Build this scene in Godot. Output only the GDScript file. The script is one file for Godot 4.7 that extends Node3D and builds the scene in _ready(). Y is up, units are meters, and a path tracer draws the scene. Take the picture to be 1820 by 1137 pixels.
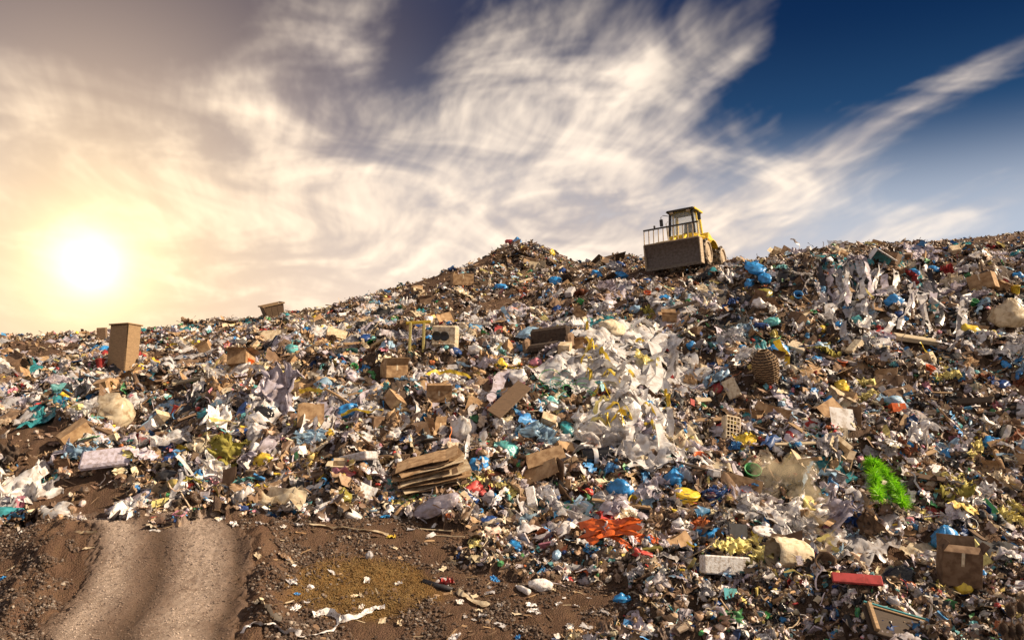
extends Node3D
# A landfill face at low sun: dirt track, soil apron, rubbish slope, compactor on the crest.
const F := 1400.0          # focal length in pixels of the 1820 px wide photograph
const CX := 910.0
const CY := 568.5
const CAM_H := 6.0
const PITCH := 0.0513
const NU := 620
const ND := 400
const U0 := -1.05
const U1 := 1.05
const D0 := 7.0
const D1 := 115.0

var rng := RandomNumberGenerator.new()
var H := PackedFloat32Array()      # terrain heights over (sideways slope u, distance d)
var COV := PackedFloat32Array()    # how much of the ground is covered by rubbish
var TINT := PackedColorArray()
var taken := {}
var mats := {}
var shapes := {}
var marks := []                    # [phrase, place] of things one can find
var autos := []                    # things that still wait for their label
var T := {}

# ------------------------------------------------------------------ camera geometry
func ray(px: float, py: float) -> Vector3:
	var dx := (px - CX) / F
	var dy := (CY - py) / F
	var y := dy * cos(PITCH) + sin(PITCH)
	var z := dy * sin(PITCH) - cos(PITCH)
	return Vector3(dx, y, z) / -z

func at(px: float, py: float, d: float) -> Vector3:
	return Vector3(0, CAM_H, 0) + ray(px, py) * d

func pixel(p: Vector3) -> Vector2:
	var r := p - Vector3(0, CAM_H, 0)
	var y := r.y * cos(PITCH) + r.z * sin(PITCH)
	var z := -r.y * sin(PITCH) + r.z * cos(PITCH)
	return Vector2(CX + F * r.x / -z, CY - F * y / -z)

func _ready() -> void:
	rng.seed = 77
	set_camera()
	set_sky()
	set_sun()
	make_textures()
	make_terrain()
	make_road()
	make_ground()
	make_shapes()
	make_compactor()
	make_features()
	make_tangle()
	make_soil_litter()
	make_draped()
	make_individuals()
	label_individuals()
	make_stuff()
	make_smoke()

func set_camera() -> void:
	var c := Camera3D.new()
	c.name = "camera"
	c.fov = rad_to_deg(2.0 * atan(CY / F))
	c.position = Vector3(0, CAM_H, 0)
	c.rotation.x = PITCH
	c.near = 0.1
	c.far = 6000.0
	add_child(c)
	c.current = true

# ------------------------------------------------------------------ sky and sun
var sky_w := 3584
var sky_h := 1792
var sky_rows := []
var n1 := FastNoiseLite.new()
var n2 := FastNoiseLite.new()
var n3 := FastNoiseLite.new()
var glow_dir := Vector3.ZERO
var cover_spots := []

func blob(px, py, rx, ry, k, turn := 0.0) -> void:
	cover_spots.append([px, py, rx, ry, k, cos(turn), sin(turn)])

func set_sky() -> void:
	n1.seed = 5; n1.frequency = 1.0; n1.fractal_octaves = 6; n1.fractal_gain = 0.58; n1.noise_type = FastNoiseLite.TYPE_SIMPLEX
	n2.seed = 9; n2.frequency = 1.0; n2.fractal_octaves = 5; n2.fractal_gain = 0.55; n2.noise_type = FastNoiseLite.TYPE_SIMPLEX
	n3.seed = 31; n3.frequency = 1.0; n3.fractal_octaves = 2; n3.noise_type = FastNoiseLite.TYPE_SIMPLEX
	glow_dir = ray(160, 470).normalized()
	# where the photograph's cloud banks hang: px, py, half-widths, weight
	blob(100, 330, 420, 260, 0.55)
	blob(480, 180, 230, 190, 0.40)
	blob(610, 60, 110, 110, 0.25)
	blob(980, 260, 260, 190, 0.62, -0.5)
	blob(900, 90, 130, 90, 0.18)
	blob(760, 440, 420, 130, 0.50)
	blob(1180, 290, 200, 80, 0.45, -0.5)
	blob(1330, 385, 260, 75, 0.50, -0.35)
	blob(1150, 440, 300, 60, 0.35)
	blob(560, 330, 240, 100, 0.30)
	blob(1640, 180, 270, 32, 0.50, -0.5)
	blob(1290, 120, 110, 20, 0.35, -0.75)
	blob(1640, 390, 260, 45, 0.40, -0.35)
	blob(1480, 230, 200, 60, 0.16, -0.5)
	blob(1130, 80, 160, 70, 0.28, -0.6)
	blob(710, 100, 60, 130, -0.35, 0.2)
	blob(640, 260, 90, 60, -0.18)
	blob(230, 20, 260, 130, -0.50)
	blob(1560, 60, 320, 110, -0.30, -0.5)
	blob(1700, 300, 220, 60, -0.25, -0.4)
	sky_rows.resize(64)
	var lane := WorkerThreadPool.add_group_task(_sky_band, 64)
	WorkerThreadPool.wait_for_group_task_completion(lane)
	var sky_px := PackedFloat32Array()
	for r in sky_rows:
		sky_px.append_array(r)
	var im := Image.create_from_data(sky_w, sky_h, false, Image.FORMAT_RGBF, sky_px.to_byte_array())
	var m := PanoramaSkyMaterial.new()
	m.panorama = ImageTexture.create_from_image(im)
	var e := Environment.new()
	e.background_mode = Environment.BG_SKY
	e.sky = Sky.new()
	e.sky.sky_material = m
	e.tonemap_mode = Environment.TONE_MAPPER_LINEAR
	e.tonemap_exposure = 2.3
	e.background_energy_multiplier = 0.66
	e.volumetric_fog_enabled = true
	e.volumetric_fog_density = 0.0
	e.sdfgi_enabled = true
	e.ssao_enabled = true
	e.ssil_enabled = true
	var w := WorldEnvironment.new()
	w.name = "environment"
	w.environment = e
	add_child(w)

func _sky_band(b: int) -> void:
	# one band of rows; the part that the camera sees in full detail
	var rows := sky_h / 64
	var out := PackedFloat32Array()
	out.resize(rows * sky_w * 3)
	for r in rows:
		var j := b * rows + r
		var elev := (0.5 - (j + 0.5) / sky_h) * PI
		var i := 0
		while i < sky_w:
			var az := wrapf((i + 0.5) / sky_w * TAU, -PI, PI)
			var fine := absf(az) < 0.74 and elev > -0.02 and elev < 0.60
			if not fine and r % 4:
				for k in 24:
					var o := (r * sky_w + i) * 3 + k
					out[o] = out[o - sky_w * 3]
				i += 8
				continue
			var n := 1 if fine else 8
			var c := sky_color(az + (0.0 if fine else 3.5 / sky_w * TAU), elev)
			for k in n:
				if i + k < sky_w:
					var o := (r * sky_w + i + k) * 3
					out[o] = c.x
					out[o + 1] = c.y
					out[o + 2] = c.z
			i += n
	sky_rows[b] = out

func sky_color(az: float, elev: float) -> Vector3:
	if elev < -0.02:
		return Vector3(0.10, 0.075, 0.055)
	var e := maxf(elev, 0.003)
	var dir := Vector3(sin(az) * cos(e), sin(e), -cos(az) * cos(e))
	# clear air: deep blue above, paler and greyer towards the horizon
	var t := clampf(e / 1.57, 0.0, 1.0)
	var air := Vector3(0.33, 0.37, 0.44).lerp(Vector3(0.018, 0.062, 0.145), smoothstep(0.085, 0.19, t))
	air = air.lerp(Vector3(0.002, 0.015, 0.056), smoothstep(0.12, 0.27, t))
	air = air.lerp(Vector3(0.80, 0.63, 0.48), 0.85 * smoothstep(0.30, 0.02, e) * smoothstep(0.52, -0.05, az) * smoothstep(-2.2, -1.2, az))
	# the low sun's warm air
	var a := acos(clampf(dir.dot(glow_dir), -1.0, 1.0))
	var wide := exp(-a * a / 0.080)
	var mid := exp(-a / 0.125)
	var core := exp(-a / 0.021)
	air = air.lerp(Vector3(0.42, 0.30, 0.26), wide * 0.80)
	# a sheet of ice cloud combed along one wind
	var q := Vector2(dir.x, -dir.z) / (dir.y + 0.20)
	var s := q.rotated(-0.29)
	var warp := n3.get_noise_2d(s.x * 0.8 + 3.0, s.y * 0.8)
	var warp2 := n3.get_noise_2d(s.x * 0.8 - 31.0, s.y * 0.8 + 7.0)
	var comb := n1.get_noise_2d(s.x * 3.4 + warp * 0.2, s.y * 1.0 + warp2 * 0.3)
	var fibre := n2.get_noise_2d(s.x * 20.0 + warp * 0.6, s.y * 5.5 + warp2 * 0.8)
	var puff := n2.get_noise_2d(s.x * 1.7 + warp2 * 0.45, s.y * 1.5 + warp * 0.45)
	var px := CX + F * tan(clampf(az, -1.3, 1.3))
	var py := CY + 71.8 - F * tan(minf(e, 1.3)) / maxf(cos(az), 0.25)
	var bank := 0.0
	if absf(az) < 1.0:
		for g in cover_spots:
			var ax: float = px - g[0]
			var ay: float = py - g[1]
			var bx: float = (ax * g[5] + ay * g[6]) / g[2]
			var by: float = (-ax * g[6] + ay * g[5]) / g[3]
			bank += g[4] * exp(-(bx * bx + by * by))
	else:
		bank = 0.46
	bank = lerpf(bank, 0.46, smoothstep(0.75, 1.0, absf(az)))
	var dens := clampf(bank * 1.12 + (comb * 0.36 + puff * 0.42 + fibre * 0.09) * (0.45 + bank * 0.8) - 0.03, 0.0, 1.0)
	dens = lerpf(dens, dens * dens * (3.0 - 2.0 * dens), 0.5)
	var body := clampf(0.50 + comb * 0.40 + puff * 0.70 + fibre * 0.10, 0.0, 1.0)
	var lit := Vector3(0.33, 0.29, 0.29).lerp(Vector3(0.82, 0.69, 0.56), body)
	lit = lit.lerp(Vector3(0.34, 0.26, 0.24).lerp(Vector3(0.86, 0.64, 0.46), body), wide * 0.6)
	var c := air.lerp(lit, dens * 0.95)
	c = c.lerp(Vector3(1.0, 0.72, 0.36), mid * 0.9)
	c += Vector3(2.6, 2.0, 1.1) * core
	return c

func set_sun() -> void:
	var l := DirectionalLight3D.new()
	l.name = "sun"
	l.light_color = Color(1.0, 0.91, 0.78)
	l.light_energy = 1.2
	l.light_angular_distance = 0.6
	l.shadow_enabled = true
	add_child(l)
	l.look_at_from_position(Vector3.ZERO, -Vector3(0.78, 0.56, 0.02), Vector3.UP)

# ------------------------------------------------------------------ materials
func noise_tex(key: String, freq: float, ramp: Array, seed_: int, size := 512, oct := 5, bump := false) -> void:
	var n := FastNoiseLite.new()
	n.seed = seed_
	n.noise_type = FastNoiseLite.TYPE_SIMPLEX
	n.frequency = freq
	n.fractal_octaves = oct
	n.fractal_gain = 0.58
	var t := NoiseTexture2D.new()
	t.width = size
	t.height = size
	t.seamless = true
	t.noise = n
	if not bump:
		var g := Gradient.new()
		g.offsets = PackedFloat32Array(ramp.map(func(r): return r[0]))
		g.colors = PackedColorArray(ramp.map(func(r): return r[1]))
		t.color_ramp = g
	T[key] = t

func make_textures() -> void:
	noise_tex("grime", 0.012, [[0.0, Color(0.62, 0.55, 0.48)], [0.36, Color(0.86, 0.82, 0.78)], [0.52, Color(0.98, 0.975, 0.97)], [1.0, Color(1, 1, 1)]], 3)
	noise_tex("stain", 0.02, [[0.0, Color(0.58, 0.51, 0.45)], [0.42, Color(0.80, 0.75, 0.70)], [0.62, Color(0.95, 0.93, 0.91)], [1.0, Color(1, 1, 1)]], 17)
	noise_tex("soil", 0.03, [[0.0, Color(0.45, 0.42, 0.40)], [0.42, Color(0.72, 0.70, 0.68)], [0.62, Color(0.92, 0.90, 0.88)], [1.0, Color(1, 1, 1)]], 8, 1024, 6)
	noise_tex("rough", 0.04, [], 12, 512, 6, true)
	noise_tex("wrinkle", 0.015, [], 21, 512, 5, true)
	# wood: grain drawn out along one axis
	var im := Image.create(256, 256, false, Image.FORMAT_RGB8)
	var n := FastNoiseLite.new()
	n.seed = 4; n.frequency = 0.02; n.fractal_octaves = 4
	for y in 256:
		for x in 256:
			var v := 0.78 + 0.26 * n.get_noise_2d(x * 0.35, y * 6.0) + 0.12 * n.get_noise_2d(x * 2.0, y * 2.0 + 900.0)
			im.set_pixel(x, y, Color(v, v * 0.97, v * 0.93))
	T["wood"] = ImageTexture.create_from_image(im)

func lin(r: float, g: float, b: float) -> Color:
	return Color(r, g, b).linear_to_srgb()

func mat(key: String, c: Color, rough := 0.8, tex := "grime", scale := 0.6, extra := {}) -> StandardMaterial3D:
	if mats.has(key):
		return mats[key]
	var m := StandardMaterial3D.new()
	m.resource_name = key
	m.albedo_color = lin(c.r, c.g, c.b)
	m.roughness = rough
	if tex:
		m.albedo_texture = T[tex]
		m.uv1_triplanar = true
		m.uv1_world_triplanar = true
		m.uv1_scale = Vector3.ONE * scale
	if extra.has("bump"):
		m.heightmap_enabled = true
		m.heightmap_texture = T[extra.get("bump_tex", "wrinkle")]
		m.heightmap_scale = extra.bump
	if extra.has("alpha"):
		m.transparency = BaseMaterial3D.TRANSPARENCY_ALPHA
		m.albedo_color.a = extra.alpha
	if extra.has("back"):
		m.backlight_enabled = true
		var k: float = extra.back
		m.backlight = Color(k, k, k).linear_to_srgb()
	if extra.has("metal"):
		m.metallic = extra.metal
	mats[key] = m
	return m

const COLORS := {
	"white": [0.80, 0.79, 0.81], "pale grey": [0.50, 0.49, 0.52], "lavender grey": [0.54, 0.50, 0.60], "cream": [0.70, 0.60, 0.44], "tan": [0.47, 0.32, 0.185],
	"brown": [0.21, 0.135, 0.085], "dark brown": [0.075, 0.05, 0.036], "black": [0.014, 0.014, 0.017], "charcoal": [0.045, 0.045, 0.052],
	"bright blue": [0.04, 0.29, 0.72], "dark blue": [0.02, 0.06, 0.22], "pale blue": [0.30, 0.47, 0.66], "teal": [0.05, 0.30, 0.36], "turquoise": [0.14, 0.50, 0.52],
	"yellow": [0.78, 0.58, 0.06], "pale yellow": [0.74, 0.66, 0.26], "olive": [0.28, 0.25, 0.05], "green": [0.04, 0.30, 0.09], "lime green": [0.22, 0.66, 0.03],
	"red": [0.40, 0.045, 0.045], "orange": [0.72, 0.14, 0.025], "pink": [0.66, 0.24, 0.32], "purple": [0.18, 0.07, 0.36], "rust": [0.22, 0.08, 0.04]
}

func col(c: String) -> Color:
	var v = COLORS[c]
	return Color(v[0], v[1], v[2])

# surface kinds: the same colours as plastic, cloth, card ...
func skin(kind: String, c: String) -> StandardMaterial3D:
	var k := kind + " " + c
	match kind:
		"plastic": return mat(k, col(c), 0.34 if c != "black" else 0.2, "grime", 0.5, {"bump": 1.2})
		"film": return mat(k, col(c), 0.30, "grime", 0.45, {"back": 0.5, "bump": 1.0})
		"clear": return mat(k, col(c), 0.30, "grime", 0.45, {"alpha": 0.62})
		"hard": return mat(k, col(c), 0.38, "grime", 0.7)
		"card": return mat(k, col(c), 0.9, "stain", 0.28, {"bump": 0.6})
		"paper": return mat(k, col(c), 0.85, "grime", 0.35, {"back": 0.25})
		"cloth": return mat(k, col(c), 0.95, "grime", 0.8, {"bump": 0.8})
		"foam": return mat(k, col(c), 0.9, "grime", 1.1, {"bump": 0.8, "bump_tex": "rough"})
		"wood": return mat(k, col(c), 0.85, "wood", 1.6)
		"metal": return mat(k, col(c), 0.5, "grime", 0.8, {"metal": 0.6})
	return mat(k, col(c))

# ------------------------------------------------------------------ nodes
func numbered(called: String) -> String:
	var k: int = taken.get(called, -1) + 1
	taken[called] = k
	return called if k == 0 else "%s_%03d" % [called, k]

func tag(o: Node, label: String, category: String, group := "", kind := "") -> void:
	o.set_meta("label", label)
	if category: o.set_meta("category", category)
	if group: o.set_meta("group", group)
	if kind: o.set_meta("kind", kind)

func thing(called: String, label: String, category: String, tr := Transform3D(), group := "") -> Node3D:
	var o := Node3D.new()
	o.name = numbered(called)
	add_child(o)
	o.transform = tr
	tag(o, label, category, group)
	return o

func solo(called: String, mesh: Mesh, m: Material, tr := Transform3D()) -> MeshInstance3D:
	var o := MeshInstance3D.new()
	o.name = numbered(called)
	o.mesh = mesh
	o.material_override = m
	o.transform = tr
	add_child(o)
	return o

func part(called: String, mesh: Mesh, m: Material, parent: Node, tr := Transform3D()) -> MeshInstance3D:
	var o := MeshInstance3D.new()
	o.name = called
	o.mesh = mesh
	o.material_override = m
	o.transform = tr
	parent.add_child(o, true)
	return o

# ------------------------------------------------------------------ mesh helpers
func st_new(smooth := false) -> SurfaceTool:
	var st := SurfaceTool.new()
	st.begin(Mesh.PRIMITIVE_TRIANGLES)
	st.set_smooth_group(0 if smooth else -1)
	return st

func done(st: SurfaceTool) -> ArrayMesh:
	st.generate_normals()
	return st.commit()

func tri(st: SurfaceTool, a: Vector3, b: Vector3, c: Vector3, inside: Vector3) -> void:
	# clockwise seen from outside
	if (b - a).cross(c - a).dot((a + b + c) / 3.0 - inside) > 0.0:
		st.add_vertex(a); st.add_vertex(c); st.add_vertex(b)
	else:
		st.add_vertex(a); st.add_vertex(b); st.add_vertex(c)

func quad(st: SurfaceTool, a: Vector3, b: Vector3, c: Vector3, d: Vector3, inside: Vector3) -> void:
	tri(st, a, b, c, inside)
	tri(st, a, c, d, inside)

func add_box(st: SurfaceTool, size: Vector3, tr := Transform3D(), bev := 0.0) -> void:
	var h := size / 2.0
	var b := minf(bev, minf(h.x, minf(h.y, h.z)) * 0.9)
	var mid := tr.origin
	if b <= 0.0:
		for ax in 3:
			for s in [-1.0, 1.0]:
				var p := []
				for k in [[-1, -1], [1, -1], [1, 1], [-1, 1]]:
					var v := Vector3.ZERO
					v[ax] = s * h[ax]
					v[(ax + 1) % 3] = k[0] * h[(ax + 1) % 3]
					v[(ax + 2) % 3] = k[1] * h[(ax + 2) % 3]
					p.append(tr * v)
				quad(st, p[0], p[1], p[2], p[3], mid)
		return
	var f := func(sx, sy, sz, ax) -> Vector3:
		var v := Vector3(sx * (h.x - b), sy * (h.y - b), sz * (h.z - b))
		v[ax] = [sx, sy, sz][ax] * h[ax]
		return tr * v
	for ax in 3:
		var a1 := (ax + 1) % 3
		var a2 := (ax + 2) % 3
		for s in [-1, 1]:
			var p := []
			for k in [[-1, -1], [1, -1], [1, 1], [-1, 1]]:
				var g := [0, 0, 0]
				g[ax] = s; g[a1] = k[0]; g[a2] = k[1]
				p.append(f.call(g[0], g[1], g[2], ax))
			quad(st, p[0], p[1], p[2], p[3], mid)
		for s1 in [-1, 1]:
			for s2 in [-1, 1]:
				var e := []
				for s0 in [-1, 1]:
					var g := [0, 0, 0]
					g[ax] = s0; g[a1] = s1; g[a2] = s2
					e.append(f.call(g[0], g[1], g[2], a1))
					e.append(f.call(g[0], g[1], g[2], a2))
				quad(st, e[0], e[1], e[3], e[2], mid)
	for sx in [-1, 1]:
		for sy in [-1, 1]:
			for sz in [-1, 1]:
				tri(st, f.call(sx, sy, sz, 0), f.call(sx, sy, sz, 1), f.call(sx, sy, sz, 2), mid)

func box(size: Vector3, bev := 0.0, tr := Transform3D()) -> ArrayMesh:
	var st := st_new()
	add_box(st, size, tr, bev)
	return done(st)

func bar(a: Vector3, b: Vector3, w: float, t: float) -> ArrayMesh:
	var st := st_new()
	add_bar(st, a, b, w, t)
	return done(st)

func add_bar(st: SurfaceTool, a: Vector3, b: Vector3, w: float, t: float) -> void:
	var y := (b - a).normalized()
	var x := y.cross(Vector3.FORWARD if absf(y.z) < 0.9 else Vector3.RIGHT).normalized()
	add_box(st, Vector3(w, (b - a).length(), t), Transform3D(Basis(x, y, x.cross(y)), (a + b) / 2.0), minf(w, t) * 0.12)

func lathe(pts: Array, seg := 12, smooth := true, squash := 0.0, seed_ := 1) -> ArrayMesh:
	# pts: [radius, height]; turned about y
	var st := st_new(smooth)
	var r := RandomNumberGenerator.new()
	r.seed = seed_
	var dents := []
	for i in seg:
		dents.append(1.0 + squash * r.randf_range(-1.0, 1.0))
	for k in pts.size() - 1:
		for i in seg:
			var q := []
			for c in [[k, i], [k + 1, i], [k + 1, i + 1], [k, i + 1]]:
				var a: float = TAU * c[1] / seg
				var rr: float = pts[c[0]][0] * dents[c[1] % seg]
				q.append(Vector3(cos(a) * rr, pts[c[0]][1], sin(a) * rr))
			st.add_vertex(q[0]); st.add_vertex(q[2]); st.add_vertex(q[1])
			st.add_vertex(q[0]); st.add_vertex(q[3]); st.add_vertex(q[2])
	if smooth: st.index()
	return done(st)

func tube(path: Array, radius: float, seg := 6) -> ArrayMesh:
	var st := st_new(true)
	add_tube(st, path, radius, seg)
	st.index()
	return done(st)

func add_tube(st: SurfaceTool, path: Array, radius: float, seg := 6) -> void:
	var rings := []
	for i in path.size():
		var a: Vector3 = path[maxi(i - 1, 0)]
		var b: Vector3 = path[mini(i + 1, path.size() - 1)]
		var y := (b - a).normalized()
		var x := y.cross(Vector3.UP if absf(y.y) < 0.9 else Vector3.RIGHT).normalized()
		var z := x.cross(y)
		var ring := []
		for k in seg:
			ring.append(path[i] + (x * cos(TAU * k / seg) + z * sin(TAU * k / seg)) * radius)
		rings.append(ring)
	for i in path.size() - 1:
		for k in seg:
			var m: Vector3 = (path[i] + path[i + 1]) / 2.0
			quad(st, rings[i][k], rings[i + 1][k], rings[i + 1][(k + 1) % seg], rings[i][(k + 1) % seg], m)

func strip(path: Array, width: float, twist: float, seed_: int) -> ArrayMesh:
	# a crumpled ribbon with a fold down its middle
	var r := RandomNumberGenerator.new()
	r.seed = seed_
	var st := st_new(true)
	var rows := []
	var a0 := r.randf_range(-0.6, 0.6)
	for i in path.size():
		var a: Vector3 = path[maxi(i - 1, 0)]
		var b: Vector3 = path[mini(i + 1, path.size() - 1)]
		var y := (b - a).normalized()
		var x := y.cross(Vector3.UP).normalized()
		a0 += r.randf_range(-twist, twist)
		x = x.rotated(y, a0)
		var w := width * r.randf_range(0.65, 1.15) * 0.5
		var n := x.cross(y)
		rows.append([path[i] - x * w, path[i] + n * w * r.randf_range(-0.5, 0.5), path[i] + x * w])
	for i in path.size() - 1:
		for k in 2:
			st.add_vertex(rows[i][k]); st.add_vertex(rows[i + 1][k]); st.add_vertex(rows[i + 1][k + 1])
			st.add_vertex(rows[i][k]); st.add_vertex(rows[i + 1][k + 1]); st.add_vertex(rows[i][k + 1])
	st.index()
	return done(st)

# ------------------------------------------------------------------ terrain
# for each column of the photograph: [distance, pixel row] of the ground from the camera to the crest
const PROFILE := [
	[-420, [[14.7, 1137], [18.5, 990], [21, 950], [24, 850], [28, 740], [34, 670], [45, 630], [58, 605]]],
	[0, [[14.7, 1137], [17, 1035], [18.7, 955], [20.6, 938], [23, 850], [26, 775], [30, 705], [38, 648], [56, 602]]],
	[200, [[14.7, 1137], [17, 1020], [18.7, 930], [20.6, 938], [23, 850], [27, 760], [31, 695], [40, 635], [56, 594]]],
	[400, [[14.7, 1137], [17, 1015], [18.7, 926], [20.6, 932], [23, 835], [26, 750], [30, 670], [38, 618], [54, 572]]],
	[520, [[14.7, 1137], [17, 1025], [19.5, 920], [21, 905], [23, 830], [26, 740], [30, 660], [38, 612], [54, 563]]],
	[650, [[14.7, 1137], [17, 1030], [20, 915], [21, 890], [23, 820], [26, 730], [30, 650], [38, 600], [46, 566], [58, 528]]],
	[800, [[14.7, 1137], [17, 1040], [20, 935], [21.2, 895], [23, 825], [26, 735], [30, 650], [35, 600], [42, 560], [50, 528], [60, 480]]],
	[880, [[14.7, 1137], [17, 1040], [20, 950], [21.2, 910], [23, 840], [26, 740], [30, 650], [35, 598], [42, 556], [50, 526], [57, 480], [62, 446]]],
	[940, [[14.7, 1137], [17, 1040], [20, 960], [21.4, 915], [23, 845], [26, 745], [30, 655], [36, 592], [42, 552], [50, 522], [57, 472], [62, 420]]],
	[1010, [[14.6, 1137], [17, 1045], [20, 965], [21.6, 920], [23, 855], [26, 750], [30, 660], [36, 592], [42, 548], [48, 515], [55, 490], [62, 464]]],
	[1040, [[14.6, 1137], [17, 1045], [20, 965], [21.6, 920], [23, 858], [26, 752], [30, 663], [36, 594], [42, 546], [48, 512], [55, 492], [62, 474]]],
	[1090, [[14.4, 1137], [17, 1050], [20, 968], [21.8, 925], [23, 870], [26, 760], [30, 670], [35, 600], [40, 553], [46, 512], [52, 492], [62, 444]]],
	[1200, [[14.2, 1137], [17, 1050], [20, 985], [22, 930], [23.5, 870], [26, 775], [30, 680], [34, 610], [38, 555], [42, 508], [46, 494], [52, 486], [60, 478]]],
	[1350, [[14.0, 1137], [17, 1050], [19, 1010], [20.6, 995], [22, 950], [23.5, 890], [26, 790], [30, 690], [34, 610], [38, 540], [41, 486], [46, 476], [64, 466]]],
	[1500, [[14.0, 1137], [17, 1045], [18.5, 1022], [20.4, 1020], [22, 965], [23.5, 900], [26, 800], [30, 700], [34, 610], [38, 530], [41, 466], [45, 450], [68, 442]]],
	[1650, [[14.0, 1137], [17, 1048], [18.5, 1030], [20.2, 1032], [22, 975], [23.5, 905], [26, 805], [30, 700], [34, 610], [38, 530], [41, 468], [45, 450], [72, 429]]],
	[1820, [[14.0, 1137], [17, 1055], [18.5, 1038], [20.2, 1036], [22, 975], [23.5, 910], [26, 810], [30, 700], [34, 610], [38, 530], [42, 462], [48, 436], [75, 414]]],
	[2250, [[14.0, 1137], [17, 1060], [18.5, 1040], [20.2, 1030], [22, 970], [23.5, 910], [26, 810], [30, 700], [34, 610], [38, 525], [42, 450], [48, 415], [75, 385]]],
]
var SOIL := PackedVector2Array([Vector2(-600, 945), Vector2(0, 940), Vector2(150, 933), Vector2(440, 922), Vector2(700, 918), Vector2(760, 925), Vector2(850, 955), Vector2(850, 985), Vector2(800, 1005), Vector2(900, 1028), Vector2(1000, 1032), Vector2(1090, 1040), Vector2(1130, 1060), Vector2(1100, 1105), Vector2(1010, 1137), Vector2(960, 1400), Vector2(-600, 1400)])
# bare patches among the rubbish: px, py, half-widths
const BARE := [[45, 788, 78, 58], [150, 885, 120, 40], [950, 945, 115, 18], [1085, 1062, 55, 42], [1590, 985, 110, 22], [1760, 990, 60, 40], [860, 540, 120, 14], [1180, 492, 120, 12], [1720, 426, 180, 16], [1085, 458, 45, 12], [760, 498, 60, 16], [850, 465, 40, 12], [60, 625, 90, 22], [320, 640, 70, 20]]

func prof(pts: Array, d: float) -> float:
	# heights along one column, straight between the points; before and after them the ground falls away
	var f = pts[0]
	if d <= f[0]:
		return lerpf(0.0, f[1], smoothstep(7.0, f[0], d)) if d < f[0] else f[1]
	for k in pts.size() - 1:
		if d <= pts[k + 1][0]:
			return lerpf(pts[k][1], pts[k + 1][1], (d - pts[k][0]) / (pts[k + 1][0] - pts[k][0]))
	var l = pts[-1]
	return lerpf(l[1], 0.0, smoothstep(l[0] + 1.0, l[0] + 38.0, d))

func d_of(j: float) -> float:
	return D0 * pow(D1 / D0, j / (ND - 1))

func j_of(d: float) -> float:
	return (ND - 1) * log(maxf(d, D0) / D0) / log(D1 / D0)

func blur(a: PackedFloat32Array, r: int, along_u: bool) -> PackedFloat32Array:
	var o := PackedFloat32Array()
	o.resize(a.size())
	var n1_ := NU if along_u else ND
	var n2_ := ND if along_u else NU
	var s1 := 1 if along_u else NU
	var s2 := NU if along_u else 1
	for q in n2_:
		var base := q * s2
		var acc := 0.0
		for i in range(-r, r + 1):
			acc += a[base + clampi(i, 0, n1_ - 1) * s1]
		for i in n1_:
			o[base + i * s1] = acc / (2 * r + 1)
			acc += a[base + clampi(i + r + 1, 0, n1_ - 1) * s1] - a[base + clampi(i - r, 0, n1_ - 1) * s1]
	return o

func bare_at(q: Vector2) -> float:
	# 1 on bare soil, 0 where rubbish lies
	if Geometry2D.is_point_in_polygon(q, SOIL):
		return 1.0
	var b := 0.0
	for e in BARE:
		var x: float = (q.x - e[0]) / e[2]
		var y: float = (q.y - e[1]) / e[3]
		b = maxf(b, 1.15 - (x * x + y * y))
	return clampf(b * 1.6, 0.0, 0.93)

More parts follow.
